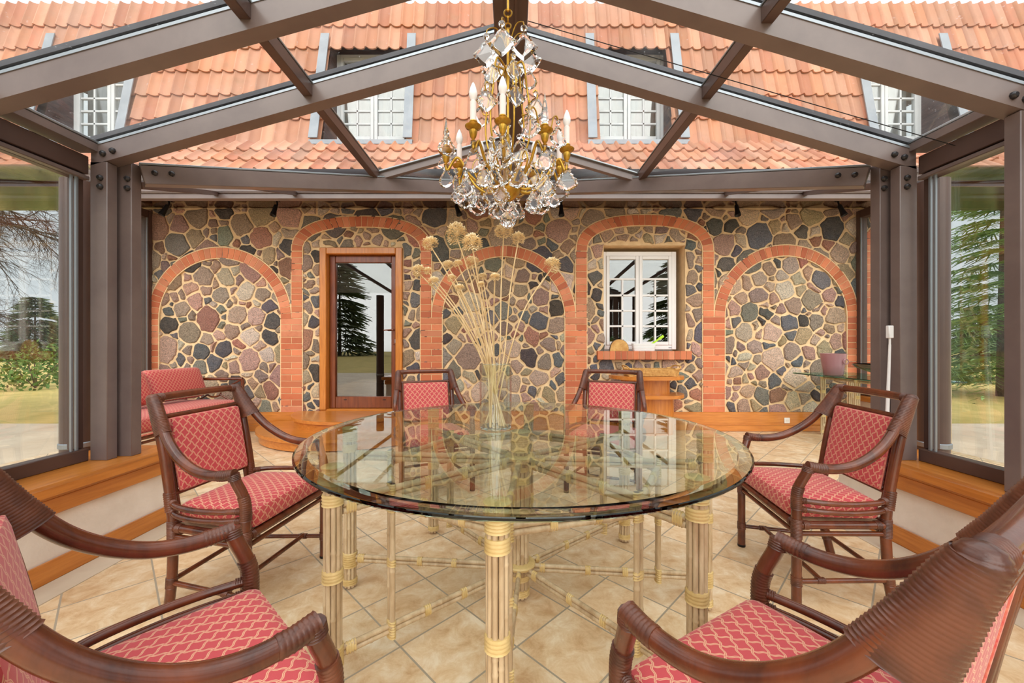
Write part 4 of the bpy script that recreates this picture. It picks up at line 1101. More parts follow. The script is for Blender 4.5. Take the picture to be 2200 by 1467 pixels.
# ================================================================== VASE AND DRIED FLOWERS
vb = Vector((-.068, 1.815, .7485))
q = MB(); q.lathe([(0, 0), (.070, 0), (.0725, .003), (.0725, .292), (.0715, .2935), (.0690, .292), (.0690, .013)], (0, 0, 0), 48)
o = q.build('vase', 'vaseglass', None, 30, origin=None); o.location = vb; tag(o, 'tall clear glass cylinder vase on the table holding dried flowers', 'vase')
q = MB(); q.lathe([(0, .001), (.068, .001), (.0688, .003), (.0688, .011), (.067, .0125), (0, .0125)], (0, 0, 0), 48); q.build('thick_base', 'vasebase', o, 20)
q = MB(); q.tube([(.0707*math.cos(2*PI*k/48), .0707*math.sin(2*PI*k/48), .293) for k in range(49)], .0016, 6, False); q.build('rim', 'vasebase', o, 60)
HD = [(926, 525, 17, .8, 'drooping umbel of the stem leaning furthest left but one'), (982, 506, 21, 1.2, 'tall umbel highest on the left'), (1015, 526, 20, 1, 'full umbel just right of the highest left one'), (1082, 500, 19, .85, 'large umbel in front of the crystal ball'), (1113.6, 513, 14, .9, 'small umbel just right of the crystal ball'), (1185, 572, 17, .95, 'umbel of the stem bending far to the right'), (901, 583, 15, .85, 'umbel furthest left of all'), (921, 583, 9, .9, 'small umbel touching the leftmost one'), (933, 606, 12, .8, 'umbel below the leftmost pair'), (964, 571, 12, .8, 'ochre umbel left of the middle'), (985, 568, 10, .8, 'pale umbel beside the ochre one'), (1014, 566, 15, .9, 'umbel in the middle below the full one'), (971, 599, 9, .9, 'little umbel under the ochre one'), (988, 620, 10, .8, 'lowest umbel left of the middle'), (1037, 595, 9, .8, 'small umbel right of the middle'), (1063, 597, 11, .75, 'umbel of the thin pale stem between the tall stems'), (1034, 612, 7, .9, 'smallest umbel right of the middle')]
_o = sorted(range(len(HD)), key=lambda k: -abs(HD[k][0]-1050))
YO = [0]*len(HD)
for j, k in enumerate(_o): YO[k] = ((j+1)//2)*.0074*(1 if j % 2 else -1)
def flower(i, px, py, rpx, fl, lab):
    yo = YO[i]; dep = 1.815+yo*4.2; top = W(px, py, dep); r = rpx*dep/F
    # the foot of the stem stands on the vase floor opposite to where the head leans
    lean_ = (px-1050)/130.0
    lim = math.sqrt(.0635**2-yo**2)*.92; rv = random.Random(i*13+5); fx = max(-lim, min(lim, -lean_*.035+rv.uniform(-.034, .034)))
    foot = Vector((vb.x+fx, vb.y+yo, vb.z+.016))
    rimx = max(-lim, min(lim, lean_*.055+rv.uniform(-.022, .022)))
    rim = Vector((vb.x+rimx, vb.y+yo, vb.z+.285))
    # curve bulges outwards a little near the head
    mid = rim.lerp(top, .55)+Vector((-.012*lean_, 0, .02))
    if i == 5: mid = rim.lerp(top, .5)+Vector((-.02, 0, .03))
    q = MB(); P = crom([foot, rim, mid, top-Vector((0, 0, r*.3))], 8)
    n = len(P); q.tube(P, [.0039-.0010*k/n for k in range(n)], 7)
    o = q.build('dried_flower', 'stem', None, 60, origin=foot)
    tag(o, 'dried allium in the glass vase: '+lab, 'dried flower', 'dried alliums in the vase')
    q = MB(); rg = random.Random(900+i)
    d0 = (P[-1]-P[-4]).normalized()
    NF = int(90+rpx*9)
    for k in range(NF):
        z = 1-2*(k+.5)/NF; a = k*2.39996; s = math.sqrt(max(0, 1-z*z))
        v = Vector((s*math.cos(a), s*math.sin(a), z))
        if v.dot(d0) < -.55: continue
        rr = r*rg.uniform(.78, 1.08); c = Vector((v.x*rr, v.y*rr, v.z*rr*fl))+d0*(r*.12)
        br = r*.085*rg.uniform(.8, 1.35)+.0012
        # florets: little four sided buds on pedicels
        q.add([c+Vector((br, 0, 0)), c+Vector((-br, 0, 0)), c+Vector((0, br, 0)), c+Vector((0, -br, 0)), c+v*br*1.3, c-v*br*1.1], [(0, 2, 4), (2, 1, 4), (1, 3, 4), (3, 0, 4), (2, 0, 5), (1, 2, 5), (3, 1, 5), (0, 3, 5)])
        if k % 2 == 0:
            t_ = Vector((-v.y, v.x, .01)).normalized()*.0006
            q.add([t_, -t_, c*.96-t_, c*.96+t_], [(0, 1, 2, 3)])
    h = q.build('flower_head', 'umbel', o, 80); h.location = top-foot
for i, h in enumerate(HD): flower(i, *h)

# ================================================================== CHANDELIER
CHX, CHY = -.012, 1.79
ch = thing('chandelier', 'brass chandelier with white candle bulbs and crystal drops over the table', 'chandelier', (CHX, CHY, 1.97))
def zc(py): return CZ+(740-py)/(F/CHY)-1.97
def crystal_outline(kind):
    if kind == 'kite': return [(0, 0), (.16, -.10), (.30, -.30), (.50, -.48), (.42, -.62), (.30, -.76), (.14, -.90), (0, -1)]
    if kind == 'oak': return [(0, 0), (.12, -.06), (.20, -.14), (.16, -.22), (.30, -.30), (.26, -.38), (.44, -.48), (.40, -.56), (.50, -.68), (.42, -.78), (.34, -.86), (.16, -.95), (0, -1)]
    if kind == 'spear': return [(0, 0), (.10, -.12), (.17, -.35), (.15, -.6), (.07, -.9), (0, -1)]
    return [(0, 0), (.14, -.08), (.2, -.2), (.34, -.4), (.42, -.62), (.36, -.8), (.2, -.94), (0, -1)]
CMESH = {}
def crystal_mesh(kind):
    if kind in CMESH: return CMESH[kind]
    o = crystal_outline(kind); ol = o+[(-x, z) for x, z in reversed(o[1:-1])]
    if kind == 'oak': ol = [(x*(1+.05*((i % 2)*2-1)), z) for i, (x, z) in enumerate(ol)]
    n = len(ol); cz = -.58; q = MB(); t = .085 if kind != 'spear' else .07
    vs = [(x, 0, z) for x, z in ol]+[(x*.72, -t, cz+(z-cz)*.76) for x, z in ol]+[(x*.72, t, cz+(z-cz)*.76) for x, z in ol]
    fs = [(i, (i+1) % n, n+(i+1) % n, n+i) for i in range(n)]+[(2*n+i, 2*n+(i+1) % n, (i+1) % n, i) for i in range(n)]+[tuple(range(n, 2*n)), tuple(range(3*n-1, 2*n-1, -1))]
    q.add(vs, fs)
    # octagon button above the drop
    ob = [(.12*math.cos(2*PI*i/8), .14+.12*math.sin(2*PI*i/8)) for i in range(8)]
    vs = [(x, -.02, z) for x, z in ob]+[(x*.6, -.07, .14+(z-.14)*.6) for x, z in ob]+[(x, .02, z) for x, z in ob]+[(x*.6, .07, .14+(z-.14)*.6) for x, z in ob]
    fs = [(i, (i+1) % 8, 8+(i+1) % 8, 8+i) for i in range(8)]+[tuple(range(8, 16))]+[(16+(i+1) % 8, 16+i, 24+i, 24+(i+1) % 8) for i in range(8)]+[tuple(range(31, 23, -1))]+[(i, 16+i, 16+(i+1) % 8, (i+1) % 8) for i in range(8)]
    q.add(vs, fs)
    o = q.build('crystal_drop', 'crystal', None, 0); CMESH[kind] = o.data
    COL.objects.unlink(o); bpy.data.objects.remove(o)
    me = CMESH[kind]
    import bmesh
    bm = bmesh.new(); bm.from_mesh(me); bmesh.ops.recalc_face_normals(bm, faces=bm.faces); bm.to_mesh(me); bm.free()
    return me
ndrop = 0
def drop(kind, x, y, ztop, h, rot=0.0, tilt=0.0):
    global ndrop
    o = bpy.data.objects.new('crystal_drop', crystal_mesh(kind)); COL.objects.link(o); o.parent = ch
    o.location = (x, y, ztop-.26*h); o.scale = (h, h, h); o.rotation_euler = (tilt, 0, rot); ndrop += 1
# suspension
q = MB(); q.tube([(0, 0, zc(24)), (0, 0, 2.80-1.97)], .005, 8); q.build('hanging_rod', 'gold', ch)
def torus(q, c, R_, r, axis='Y', n=16):
    ax = {'Y': (Vector((1, 0, 0)), Vector((0, 0, 1))), 'X': (Vector((0, 1, 0)), Vector((0, 0, 1)))}[axis]
    q.tube([Vector(c)+ax[0]*R_*math.cos(2*PI*i/n)+ax[1]*R_*math.sin(2*PI*i/n) for i in range(n+1)], r, 6)
q = MB(); torus(q, (0, 0, zc(28)), .017, .004); torus(q, (0, 0, zc(42)), .014, .0035, 'X'); torus(q, (0, 0, zc(56)), .013, .0035); q.build('chain', 'gold', ch, 60)
q = MB(); q.lathe([(.004, zc(60)), (.008, zc(68)), (.005, zc(75)), (.014, zc(88)), (.006, zc(100)), (.006, zc(140)), (.020, zc(146)), (.024, zc(152)), (.014, zc(160)), (.008, zc(172)), (.006, zc(190)), (.006, zc(330)), (.012, zc(340)), (.006, zc(350)), (.006, zc(400))], (0, 0, 0), 16); q.build('stem', 'gold', ch, 40)
q = MB(); pr = [(.012, zc(388)), (.03, zc(392)), (.060, zc(400)), (.058, zc(408)), (.045, zc(420)), (.022, zc(430)), (.006, zc(434))]
n = 28; vs = []
for (r, z) in pr:
    for k in range(n): a = 2*PI*k/n; rr = r*(1+.07*(k % 2)); vs.append((rr*math.cos(a), rr*math.sin(a), z))
q.add(vs, [(i*n+k, i*n+(k+1) % n, (i+1)*n+(k+1) % n, (i+1)*n+k) for i in range(len(pr)-1) for k in range(n)]); q.build('bowl', 'gold', ch, 50)
q = MB(); q.ball((0, 0, zc(473)), .036, 18, 10); q.build('crystal_ball', 'crystal', ch, 0)
drop('oak', 0, 0, zc(420), .062)
q = MB(); q.lathe([(.001, zc(455)), (.008, zc(450)), (.001, zc(443))], (0, 0, 0), 8); q.build('bead', 'crystal', ch, 0)
# glass column in the middle
q = MB(); q.lathe([(.012, zc(395)), (.020, zc(385)), (.012, zc(372)), (.017, zc(355)), (.015, zc(320)), (.020, zc(300)), (.010, zc(290))], (0, 0, 0), 10); q.build('crystal_column', 'crystal', ch, 0)
# candle arms and spike arms
ANG = [(-94, 'c'), (-121, 'c'), (-167, 's'), (153, 'c'), (121, 'c'), (91, 'c'), (60, 'c'), (22, 'c'), (-9, 'c'), (-58, 's')]
rg = random.Random(4)
for (deg, kind) in ANG:
    a = math.radians(deg); ux, uy = math.cos(a), math.sin(a); Rr = .262 if kind == 'c' else .275
    zt = .015 if kind == 'c' else -.005
    pts = [(.045, zc(405)), (.10, zc(408)), (.17, zc(385)), (.225, zc(350)), (Rr-.006, -.085), (Rr, zt-.045)]
    q = MB(); q.tube(crom([(ux*r, uy*r, z) for r, z in pts], 6), .0062, 8)
    # scroll leaf on the arm
    sp = [(ux*.13, uy*.13, zc(397)), (ux*.155, uy*.155, zc(372)), (ux*.14, uy*.14, zc(352)), (ux*.118, uy*.118, zc(356)), (ux*.122, uy*.122, zc(366))]
    q.tube(crom(sp, 5), [.004-.002*i/20 for i in range(21)], 6)
    arm = q.build('arm', 'gold', ch, 60)
    q = MB(); m_ = Matrix.Identity(3); cx_, cy_ = ux*Rr, uy*Rr
    q.lathe([(.004, zt-.062), (.010, zt-.055), (.006, zt-.048), (.012, zt-.040), (.017, zt-.020), (.015, zt-.012), (.030, zt-.004), (.033, zt+.002), (.030, zt+.004), (.012, zt+.008), (.014, zt+.016), (.016, zt+.018), (.015, zt+.022)], (cx_, cy_, 0), 16)
    cup = q.build('candle_cup', 'gold', arm, 45)
    if kind == 'c':
        q = MB(); q.lathe([(.0125, zt+.018), (.0125, zt+.098), (.009, zt+.101)], (cx_, cy_, 0), 16); q.build('candle_sleeve', 'candle', arm, 45)
        q = MB(); q.lathe([(.007, zt+.100), (.011, zt+.108), (.0165, zt+.122), (.0165, zt+.134), (.012, zt+.152), (.005, zt+.170), (0, zt+.176)], (cx_, cy_, 0), 16); q.build('bulb', 'bulb', arm, 60)
    else:
        q = MB(); q.lathe([(.006, zt+.020), (.015, zt+.030), (.010, zt+.036), (.016, zt+.042), (.013, zt+.075), (.0, zt+.150)], (cx_, cy_, 0), 6); q.build('crystal_spike', 'crystal', arm, 0)
        for s in (-1, 1):
            tx, ty = -uy*s, ux*s
            q = MB(); q.tube(crom([(cx_+tx*.01, cy_+ty*.01, zt+.0), (cx_+tx*.03, cy_+ty*.03, zt+.02), (cx_+tx*.042, cy_+ty*.042, zt+.062), (cx_+tx*.056, cy_+ty*.056, zt+.074), (cx_+tx*.066, cy_+ty*.066, zt+.062)], 4), .003, 6); q.build('scroll', 'gold', arm, 60)
            drop('oak', cx_+tx*.066, cy_+ty*.066, zt+.062, .088, a*0+s*.5)
    drop('oak' if kind == 'c' else 'pear', cx_, cy_, zt-.05, .105 if kind == 'c' else .085, rg.uniform(-.6, .6))
    if deg not in (121, 60): drop('pear', ux*.185, uy*.185, zc(380), .088, rg.uniform(-.8, .8))
    if len(CMESH) and kind == 'c' and deg not in (153, 60): drop('oak', ux*.115+uy*.02, uy*.115-ux*.02, zc(406), .085, rg.uniform(-.8, .8))
    b2 = a+math.radians(16)
    if deg in (-121, 153, 22, -58): drop('spear', math.cos(b2)*.245, math.sin(b2)*.245, zc(352), .10, rg.uniform(0, 3))
    drop('oak', math.cos(b2)*.205, math.sin(b2)*.205, zc(388), .090, rg.uniform(-.7, .7))
# cage of S shaped rods with little scrolls and drops
for k in range(6):
    a = math.radians(-75+60*k); ux, uy = math.cos(a), math.sin(a)
    pts = [(.012, zc(150)), (.055, zc(138)), (.075, zc(150)), (.088, zc(200)), (.105, zc(255)), (.100, zc(300)), (.07, zc(345)), (.03, zc(392))]
    q = MB(); q.tube(crom([(ux*r, uy*r, z) for r, z in pts], 6), .0045, 7)
    q.tube(crom([(ux*.09, uy*.09, zc(240)), (ux*.115, uy*.115, zc(238)), (ux*.135, uy*.135, zc(218)), (ux*.128, uy*.128, zc(204)), (ux*.115, uy*.115, zc(208))], 4), .0032, 6)
    q.tube(crom([(ux*.02, uy*.02, zc(152)), (ux*.04, uy*.04, zc(172)), (ux*.06, uy*.06, zc(160)), (ux*.052, uy*.052, zc(148))], 4), .003, 6)
    q.ball((ux*.1, uy*.1, zc(228)), .009, 8, 5)
    rod = q.build('cage_rod', 'gold', ch, 60)
    drop('kite', ux*.128, uy*.128, zc(206), .10, rg.uniform(-.7, .7))
    drop('pear', ux*.098, uy*.098, zc(150), .085, rg.uniform(-.7, .7))
    b2 = a+math.radians(30)
    q = MB(); q.tube(crom([(0, 0, zc(118)), (math.cos(b2)*.025, math.sin(b2)*.025, zc(84)), (math.cos(b2)*.055, math.sin(b2)*.055, zc(66)), (math.cos(b2)*.092, math.sin(b2)*.092, zc(72)), (math.cos(b2)*.098, math.sin(b2)*.098, zc(82))], 4), .0028, 6); q.build('crown_scroll', 'gold', ch, 60)
    drop('kite', math.cos(b2)*.098, math.sin(b2)*.098, zc(80), .125, rg.uniform(-.5, .5))
    drop('pear', math.cos(b2)*.07, math.sin(b2)*.07, zc(300), .10, rg.uniform(-.5, .5))

# ================================================================== SOFA AND CUSHIONS
sofa = thing('sofa', 'dark rattan sofa with red patterned seat at the left end of the stone wall', 'sofa', (-3.70, 4.15, 0))
q = MB(); q.pillow(1.50, .70, .14, .045, .02, 16, Matrix.Translation((0.02, .04, .385)) @ Matrix.Rotation(PI/2, 4, 'Z')); q.build('seat_cushion', 'fabric', sofa, 60)
q = MB()
for z, r in ((.285, .02), (.24, .014)):
    for x in (-.34, .37): q.tube([(x, -.70, z), (x, .80, z)], r, 10)
    for y in (-.70, .80): q.tube([(-.34, y, z), (.37, y, z)], r, 10)
q.build('seat_frame', 'rattan', sofa, 60)
q = MB(); q.tube([(.385, -.68, .310), (.385, .78, .310)], .008, 6); q.build('piping', 'piping', sofa)
for x, y in ((-.34, -.70), (.37, -.70), (-.34, .80), (.37, .80)):
    q = MB(); q.tube([(x, y, 0), (x, y, .72 if x < 0 else .70)], .02, 12); q.build('leg', 'rattan', sofa, 60)
for y in (.80, -.70):
    q = MB(); q.tube([(-.34, y, .70), (.37, y, .705)], .018, 10); arm = q.build('arm', 'rattan', sofa, 60)
    q = MB(); 
    for a, c in (((-.33, .70), (-.06, .55)), ((.36, .70), (.09, .55)), ((-.33, .36), (-.06, .51)), ((.36, .36), (.09, .51))): q.tube([(a[0], y, a[1]), (c[0], y, c[1])], .011, 8)
    q.tube([(.015+.085*math.cos(2*PI*i/20), y, .53+.05*math.sin(2*PI*i/20)) for i in range(21)], .010, 8); q.build('arm_lattice', 'rattan', arm, 60)
q = MB(); q.tube([(-.34, -.70, .72), (-.34, .80, .72)], .018, 10); q.tube([(-.34, -.70, .5), (-.34, .80, .5)], .012, 8); q.build('back_rail', 'rattan', sofa, 60)
for o in list(COL.objects):
    if o.parent == sofa or (o.parent and o.parent.parent == sofa):
        for v in o.data.vertices:
            v.co.y += .30*(.37-v.co.x)*max(0, min(1, (.80-v.co.y)/1.5))
for i, (y, lab) in enumerate(((4.56, 'red lattice back cushion on the sofa, the one nearer the stone wall'), (3.98, 'red lattice back cushion on the sofa, mostly hidden by the corner post'))):
    q = MB(); mt = Matrix.Rotation(math.radians(-5), 4, 'Z') @ Matrix.Rotation(math.radians(70), 4, 'Y') @ Matrix.Rotation(PI/2, 4, 'Z')
    q.pillow(.70 if i == 0 else .42, .36, .15, .05, .035, 16, mt); o = q.build('cushion', 'fabric', None, 60, origin=(0, 0, 0)); o.location = (-3.86, y, .672); tag(o, lab, 'cushion', 'sofa back cushions')

# ================================================================== CONSOLE TABLE AT THE RIGHT
con = thing('console_table', 'glass topped bamboo console table at the right end of the stone wall', 'console table', (3.95, 4.45, 0))
q = MB(); q.box(-.36, .40, -.66, .62, .760, .775, .004); q.build('glass_top', 'greenglass', con)
for k, (x, y) in enumerate(((-.02, .56), (-.08, .0), (-.02, -.55), (.33, .56), (.33, -.55))):
    rg2 = random.Random(k+60); q = MB()
    for dx in (-.022, 0, .022): cane(q, (x+dx, y, 0), (x+dx, y, .758), .011, rg2)
    lg = q.build('leg', 'cane', con, 60)
    for z in (.02, .22, .52, .70):
        q = MB(); q.wrap([(x, y, z), (x, y, z+.04)], .012, .009, 14, .0014, [(1.1, 2.9), (1.1, 2.9)], (0, 1, 0)); q.build('lashing', 'lash', lg, 70)
for z in (.735,):
    for (a, c) in (((-.02, .56), (-.08, 0)), ((-.08, 0), (-.02, -.55)), ((.33, .56), (.33, -.55)), ((-.02, .56), (.33, .56)), ((-.02, -.55), (.33, -.55))):
        rg2 = random.Random(80); q = MB(); cane(q, (*a, z), (*c, z), .012, rg2); cane(q, (*a, z-.024), (*c, z-.024), .012, rg2); q.build('top_rail', 'cane', con, 60)
q = MB(); q.box(-.03, .34, .545, .575, .10, .14, .004); q.build('stretcher', 'cane', con)
q = MB(); n = 24
prf = [(0, 0), (.088, 0), (.094, .006), (.108, .12), (.124, .235), (.128, .25), (.121, .25), (.104, .12), (.09, .02), (0, .018)]
q.lathe(prf, (0, 0, 0), 40)
o = q.build('ice_bucket', 'pinkglass', None, 40); o.location = (3.74, 4.62, .7756); tag(o, 'dusky pink glass bucket on the console table', 'bucket')
q = MB(); torus(q, (.045, -.122, .16), .028, .006); q.build('ring_mark', 'pinkglass', o, 60)
q = MB(); q.lathe([(0, 0), (.07, 0), (.072, .008), (.045, .03), (.05, .06), (.13, .09), (.20, .125), (.222, .152), (.215, .155)], (0, 0, 0), 40); o = q.build('footed_bowl', 'darkceramic', None, 40); o.location = (3.74, 4.03, .7756); tag(o, 'wide dark glazed footed bowl on the console table beside the post', 'bowl')
q = MB(); q.lathe([(.215, .155), (.19, .130), (.12, .10), (0, .085)], (0, 0, 0), 40); q.build('bowl_interior', 'oliveceramic', o, 50)
# white pole leaning by the right corner post
q = MB(); q.tube([(2.055, 2.205, 0), (2.085, 2.21, .62), (2.105, 2.212, 1.13)], [.010, .010, .006], 10); o = q.build('pole', 'white', origin=(2.055, 2.205, 0)); tag(o, 'thin white pole leaning beside the right corner post', 'pole')
q = MB(); q.box(.036, .064, -.004, .018, 1.165, 1.235, .003); q.tube([(.05, .007, 1.12), (.05, .007, 1.17)], .005, 8); q.build('pole_hook', 'white', o)

# ================================================================== SHELF UNIT WITH TRAY
sx_ = xw(1394)*.945; sh = thing('corner_shelf', 'honey wood shelf stand with two rounded tiers below the white window', 'shelf', (sx_, YW-.10, 0))
def half(rx, ry, n=28): return [(rx*math.copysign(abs(math.cos(PI+PI*i/n))**.7, math.cos(PI+PI*i/n)), ry*-abs(math.sin(PI*i/n))**.7) for i in range(n+1)]
q = MB(); q.prism(half(.455, .42), .70, .742, 'Z'); q.build('top_tier', 'wood', sh)
q = MB(); q.prism(half(.30, .27), .515, .70, 'Z'); q.build('upper_column', 'wood_z', sh)
q = MB(); q.prism(half(.455, .42), .475, .515, 'Z'); q.build('lower_tier', 'wood', sh)
q = MB(); q.prism(half(.345, .30), .0, .475, 'Z'); q.build('lower_column', 'wood_z', sh)
tr = thing('wicker_tray', 'shallow wicker tray with raised handles on the shelf stand', 'tray', (sx_+.02, YW-.30, .7425))
q = MB(); w, d, h = .31, .13, .085
for k in range(9):
    z = .006+k*.0095; e = 1+k*.006
    P_ = []
    for i in range(49):
        a = 2*PI*i/48; c, s = math.cos(a), math.sin(a); P_.append((w*e*math.copysign(abs(c)**.35, c), d*e*math.copysign(abs(s)**.35, s), z+.0015*((i+k) % 2)))
    q.tube(P_, .0056, 6, False)
q.build('woven_side', 'wicker', tr, 60)
q = MB(); q.box(-w*.98, w*.98, -d*.97, d*.97, .0, .006); q.build('base', 'wicker', tr)
for s in (-1, 1):
    q = MB(); q.tube(crom([(s*w*.80, -d*1.05, .088), (s*w*.97, -d*1.05, .095), (s*w*1.06, -d*.7, .122), (s*w*1.06, d*.7, .122), (s*w*.97, d*1.05, .095), (s*w*.80, d*1.05, .088)], 5), .009, 8); q.build('handle', 'wicker', tr, 60)
# things on the brick sill
zs_ = zw(754)+.0005
q = MB(); P_ = [(-.105, 0), (.135, 0)]+[(.015+.125*math.cos(a)*(1.0 if math.cos(a) > 0 else .92), .152*math.sin(a)**.8) for a in [PI*i/16 for i in range(1, 16)]]
q.prism(P_, -.02, .02, 'Y'); o = q.build('log_slice', 'log', None, 40); o.location = (xw(1325), YW-.045, zs_); tag(o, 'sawn half round slice of log on the brick sill', 'log')
q = MB(); q.prism([(p[0]*1.04+(-.001), p[1]*1.035+.0) for p in P_], -.012, .019, 'Y'); q.build('bark_rim', 'bark', o)
pl = thing('planter', 'white woven plastic planter on the brick sill', 'planter', (xw(1382), YW-.012, zs_))
q = MB(); vs = []
for (k, z) in ((.88, 0), (1.0, .10), (.97, .10), (.86, .01)):
    for i in range(40): a = 2*PI*i/40; c, s = math.cos(a), math.sin(a); vs.append((.155*k*math.copysign(abs(c)**.4, c), .052*k*math.copysign(abs(s)**.4, s), z))
q.add(vs, [(r_*40+i, r_*40+(i+1) % 40, r_*40+40+(i+1) % 40, r_*40+40+i) for r_ in range(3) for i in range(40)]+[tuple(range(39, -1, -1)), tuple(range(120, 160))]); q.build('box', 'white', pl, 50)
q = MB()
for k in range(6):
    z = .012+k*.015; e = .89+.11*z/.1
    q.tube([(.155*e*math.copysign(abs(math.cos(2*PI*i/40))**.4, math.cos(2*PI*i/40)), .0525*e*math.copysign(abs(math.sin(2*PI*i/40))**.4, math.sin(2*PI*i/40)), z) for i in range(41)], .003, 5, False)
q.build('weave_ribs', 'white', pl, 60)
q = MB(); q.beam((.02, -.0, .03), (.255, -.0, .195), .022, .010, (0, 1, 0), .003); o = q.build('garden_scoop', 'lime', None, 40); o.location = pl.location; tag(o, 'lime green plastic scoop handle sticking out of the white planter', 'scoop')
q = MB(); q.beam((.20, 0, .156), (.262, 0, .200), .034, .012, (0, 1, 0), .004); q.build('grip', 'lime', o)
# sockets
def socket(px, py, Y, lab, w=.072):
    p = W(px, py, Y); q = MB(); q.box(-w/2, w/2, -.012, 0, -w/2, w/2, .004); o = q.build('wall_socket', 'white_plastic'); o.location = p; tag(o, lab, 'socket')
    q = MB(); q.lathe([(0, .004), (.017, .003), (.021, -.001), (.023, -.003)], (0, 0, 0), 20, Matrix.Rotation(-PI/2, 3, 'X')); q.v = [(a, b_-.010, c) for a, b_, c in q.v]; s_ = q.build('socket_well', 'plaster', o, 40)
    q = MB()
    for t in (-.008, .008): q.ball((t, -.0135, 0), .0022, 6, 4)
    q.build('pin_hole', 'black', s_)
socket(1690, 903, YW-.0505, 'white wall socket in the wooden skirting right of the table')
socket(346, 801, YW-.014, 'white wall socket on the stones above the sofa', .09)
# spotlights under the soffit
for i, (px, lab) in enumerate(((363, 'leftmost'), (595, 'second from the left'), (980, 'third from the left'), (1205, 'fourth from the left, below the chandelier'), (1580, 'fifth, right of the white window'), (1800, 'rightmost'))):
    x = (px-CX)*4.98/F; root = thing('spotlight', 'small black spotlight under the soffit, %s' % lab, 'spotlight', (x, 4.98, 2.93), 0, 'spotlights along the soffit')
    q = MB(); q.lathe([(0, -.012), (.03, -.012), (.036, -.004), (.036, 0)], (0, 0, 0), 16); q.build('base', 'black', root)
    q = MB(); q.tube([(0, 0, -.01), (.008, -.008, -.055), (.0, -.02, -.080)], .011, 8); q.build('bracket', 'black', root)
    q = MB(); t = (.35, .12, -.35, .0, 0.0, -.25)[i]; m_ = Matrix.Rotation(t, 3, 'Y') @ Matrix.Rotation(-.25, 3, 'X')
    q.lathe([(0, .0), (.02, -.002), (.024, -.02), (.026, -.075), (.038, -.145), (.035, -.148), (.014, -.12), (0, -.12)], (0, -.02, -.065), 16, m_); hd = q.build('lamp_head', 'black', root)
# ================================================================== GARDEN
def branchy(q, p, d, L, r, depth, rg, droop=0.0, spread=.7):
    pts = [p.copy()]; n = 5; cur = p.copy(); dd = d.copy()
    for i in range(n):
        dd = (dd+Vector((rg.uniform(-.16, .16), rg.uniform(-.16, .16), rg.uniform(-.14, .12)-droop))).normalized(); cur = cur+dd*(L/n); pts.append(cur.copy())
    q.tube(pts, [r*(1-.65*i/n) for i in range(n+1)], 5, False)
    if depth:
        for i in range(1, n+1):
            for _ in range(2 if i < n else 3):
                ax = Vector((rg.uniform(-1, 1), rg.uniform(-1, 1), rg.uniform(-1, 1))).normalized()
                nd = (dd+ax*spread).normalized(); branchy(q, pts[i], nd, L*rg.uniform(.4, .62), r*(1-.65*i/n)*.62, depth-1, rg, droop, spread)
def bare_tree():
    rg = random.Random(21); base = Vector((-11.2, 6.6, -.12))
    root = thing('bare_tree', 'leafless tree with drooping branches outside the left glass', 'tree', base)
    q = MB(); q.tube(crom([(0, 0, 0), (.1, 0, 1.6), (.0, 0, 3.2), (.3, 0, 5.2)], 5), [.17-.10*i/15 for i in range(16)], 10); q.build('trunk', 'bark', root, 60)
    for k, (z, d, L) in enumerate((((3.2), (1, .1, .10), 2.3), (3.7, (1, .3, .02), 2.4), (2.7, (1, -.1, -.02), 2.2), (4.3, (1, .2, .0), 2.5), (2.2, (1, .2, -.02), 1.9), (4.4, (-.5, .3, .8), 1.8), (3.5, (.1, .9, .5), 1.8))):
        q = MB(); branchy(q, Vector((.05, 0, z)), Vector(d).normalized(), L, .045, 3, rg, .05, .75); q.build('branch', 'bark', root, 60)
bare_tree()
def conifer(name, lab, base, H, Rad, seed, mat, tiers=20, per=12, needle=.055, group=None, dens=1.0):
    rg = random.Random(seed); root = thing(name, lab, 'tree', base, 0, group)
    q = MB(); q.tube([(0, 0, 0), (0, 0, H*.95)], [H*.02, H*.004], 8); q.build('trunk', 'bark', root, 60)
    q = MB()
    for t in range(tiers):
        z = H*(.06+.92*t/tiers); R_ = Rad*(1-t/tiers)**.85+.05
        for k in range(per):
            a = rg.uniform(0, 2*PI); L = R_*rg.uniform(.75, 1.1); up = .12 if t > tiers*.6 else -.12
            tip = Vector((math.cos(a)*L, math.sin(a)*L, z+L*(up+rg.uniform(-.1, .1))-.1*L)); b0 = Vector((0, 0, z))
            d = (tip-b0); side = Vector((-math.sin(a), math.cos(a), 0))
            m = max(3, int(L/(needle*3.0)*dens))
            for j in range(m):
                f = (j+.5)/m*.9+.1; c = b0+d*f+Vector((0, 0, .06*L*math.sin(f*PI))); w = needle*(1.8+4.2*(1-f)*min(1, L))*rg.uniform(.7, 1.2)
                for s in (-1, 1):
                    e = c+side*s*w+d.normalized()*w*.8+Vector((0, 0, -w*.25+rg.uniform(-.3, .3)*needle)); n_ = d.normalized()*needle*.5+Vector((0, 0, needle*.28))
                    q.add([c-n_*.6, c+n_*.6, e+n_*.2, e-n_*.2], [(0, 1, 2, 3)])
            q.add([tip-side*needle*.4, tip+side*needle*.4, tip+d.normalized()*needle*2.4], [(0, 1, 2)])
    q.build('foliage', mat, root, 0)
    return root
conifer('spruce', 'tall green spruce close outside the right glass', (11.9, 9.6, -.12), 7.2, 2.5, 3, 'bright', 26, 26, .07)
rg = random.Random(50)
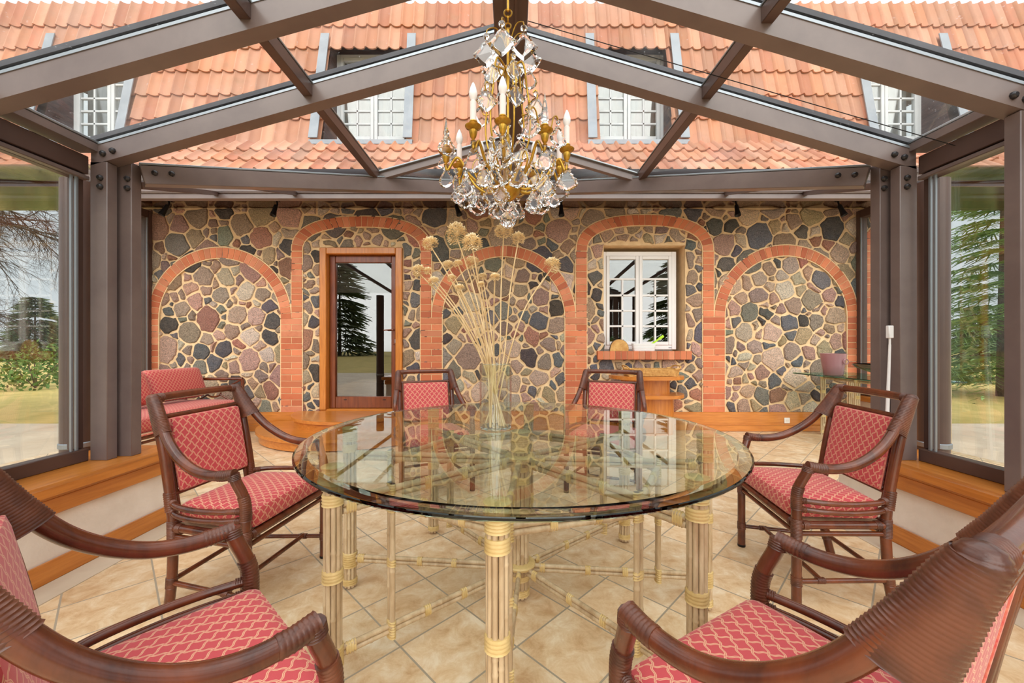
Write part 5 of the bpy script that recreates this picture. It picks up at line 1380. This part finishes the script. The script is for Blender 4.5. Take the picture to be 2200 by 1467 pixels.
pines = [(-37, 31, 5.2, 'tallest dark pine on the horizon at the far left of the left glass'), (-33, 35, 3.4, 'low pine just right of the tallest one on the left horizon'), (-44, 40, 4.6, 'pine behind the leafless tree on the left horizon'), (-34, 42, 3.6, 'broad pine on the left horizon beside the downpipe'), (-48, 46, 4.2, 'distant pine at the left end of the horizon'), (42, 36, 4.6, 'dark pine behind the spruce on the right horizon'), (50, 40, 5.2, 'pine at the right end of the horizon'), (36, 38, 3.2, 'low pine on the right horizon beside the downpipe')]
for i, (x, y, h, lab) in enumerate(pines): conifer('pine', lab, (x, y, -.12), h, h*.42, 100+i, 'needles_dark', 20, 16, .22, 'pines on the horizon', 1.3)
# woodland behind the viewer, seen only in the reflections of door and window
for i, (x, h) in enumerate(((-30, 9), (-19, 11), (-9.5, 8), (-.5, 10), (9.5, 9), (20, 12), (31, 9))):
    conifer('pine', 'pine of the wood behind the viewer, mirrored in the door glass, tree %s' % ('one', 'two', 'three', 'four', 'five', 'six', 'seven')[i], (x, -32-rg.uniform(0, 6), -.12), h, h*.36, 200+i, 'needles_dark', 18, 14, .42, 'pines behind the viewer', 1.2)
def bush(lab, base, r, h, seed):
    rg = random.Random(seed); root = thing('shrub', lab, 'shrub', base, 0, 'garden shrubs')
    q = MB()
    for k in range(700):
        v = Vector((rg.gauss(0, 1), rg.gauss(0, 1), rg.gauss(0, 1))).normalized()*rg.uniform(.75, 1)
        c = Vector((v.x*r, v.y*r, abs(v.z)*h)); a = Vector((rg.uniform(-1, 1), rg.uniform(-1, 1), rg.uniform(-1, 1))).normalized()*.07; b_ = a.cross(v).normalized()*.035
        q.add([c-b_, c+a, c+b_, c-a], [(0, 1, 2, 3)])
    q.build('foliage', 'hedge', root, 0)
    q = MB(); 
    for k in range(5): q.tube([(0, 0, 0), (rg.uniform(-.5, .5)*r, rg.uniform(-.5, .5)*r, h*.7)], .012, 5)
    q.build('stem', 'bark', root)
bush('rounded green shrub on the lawn outside the left glass', (-13.6, 11.4, -.12), 1.0, 1.1, 1)
bush('low green shrub further out on the left lawn', (-15.6, 13.8, -.12), 1.4, 1.5, 2)
bush('green shrub on the lawn outside the right glass', (15.6, 13.2, -.12), 1.0, .8, 3)
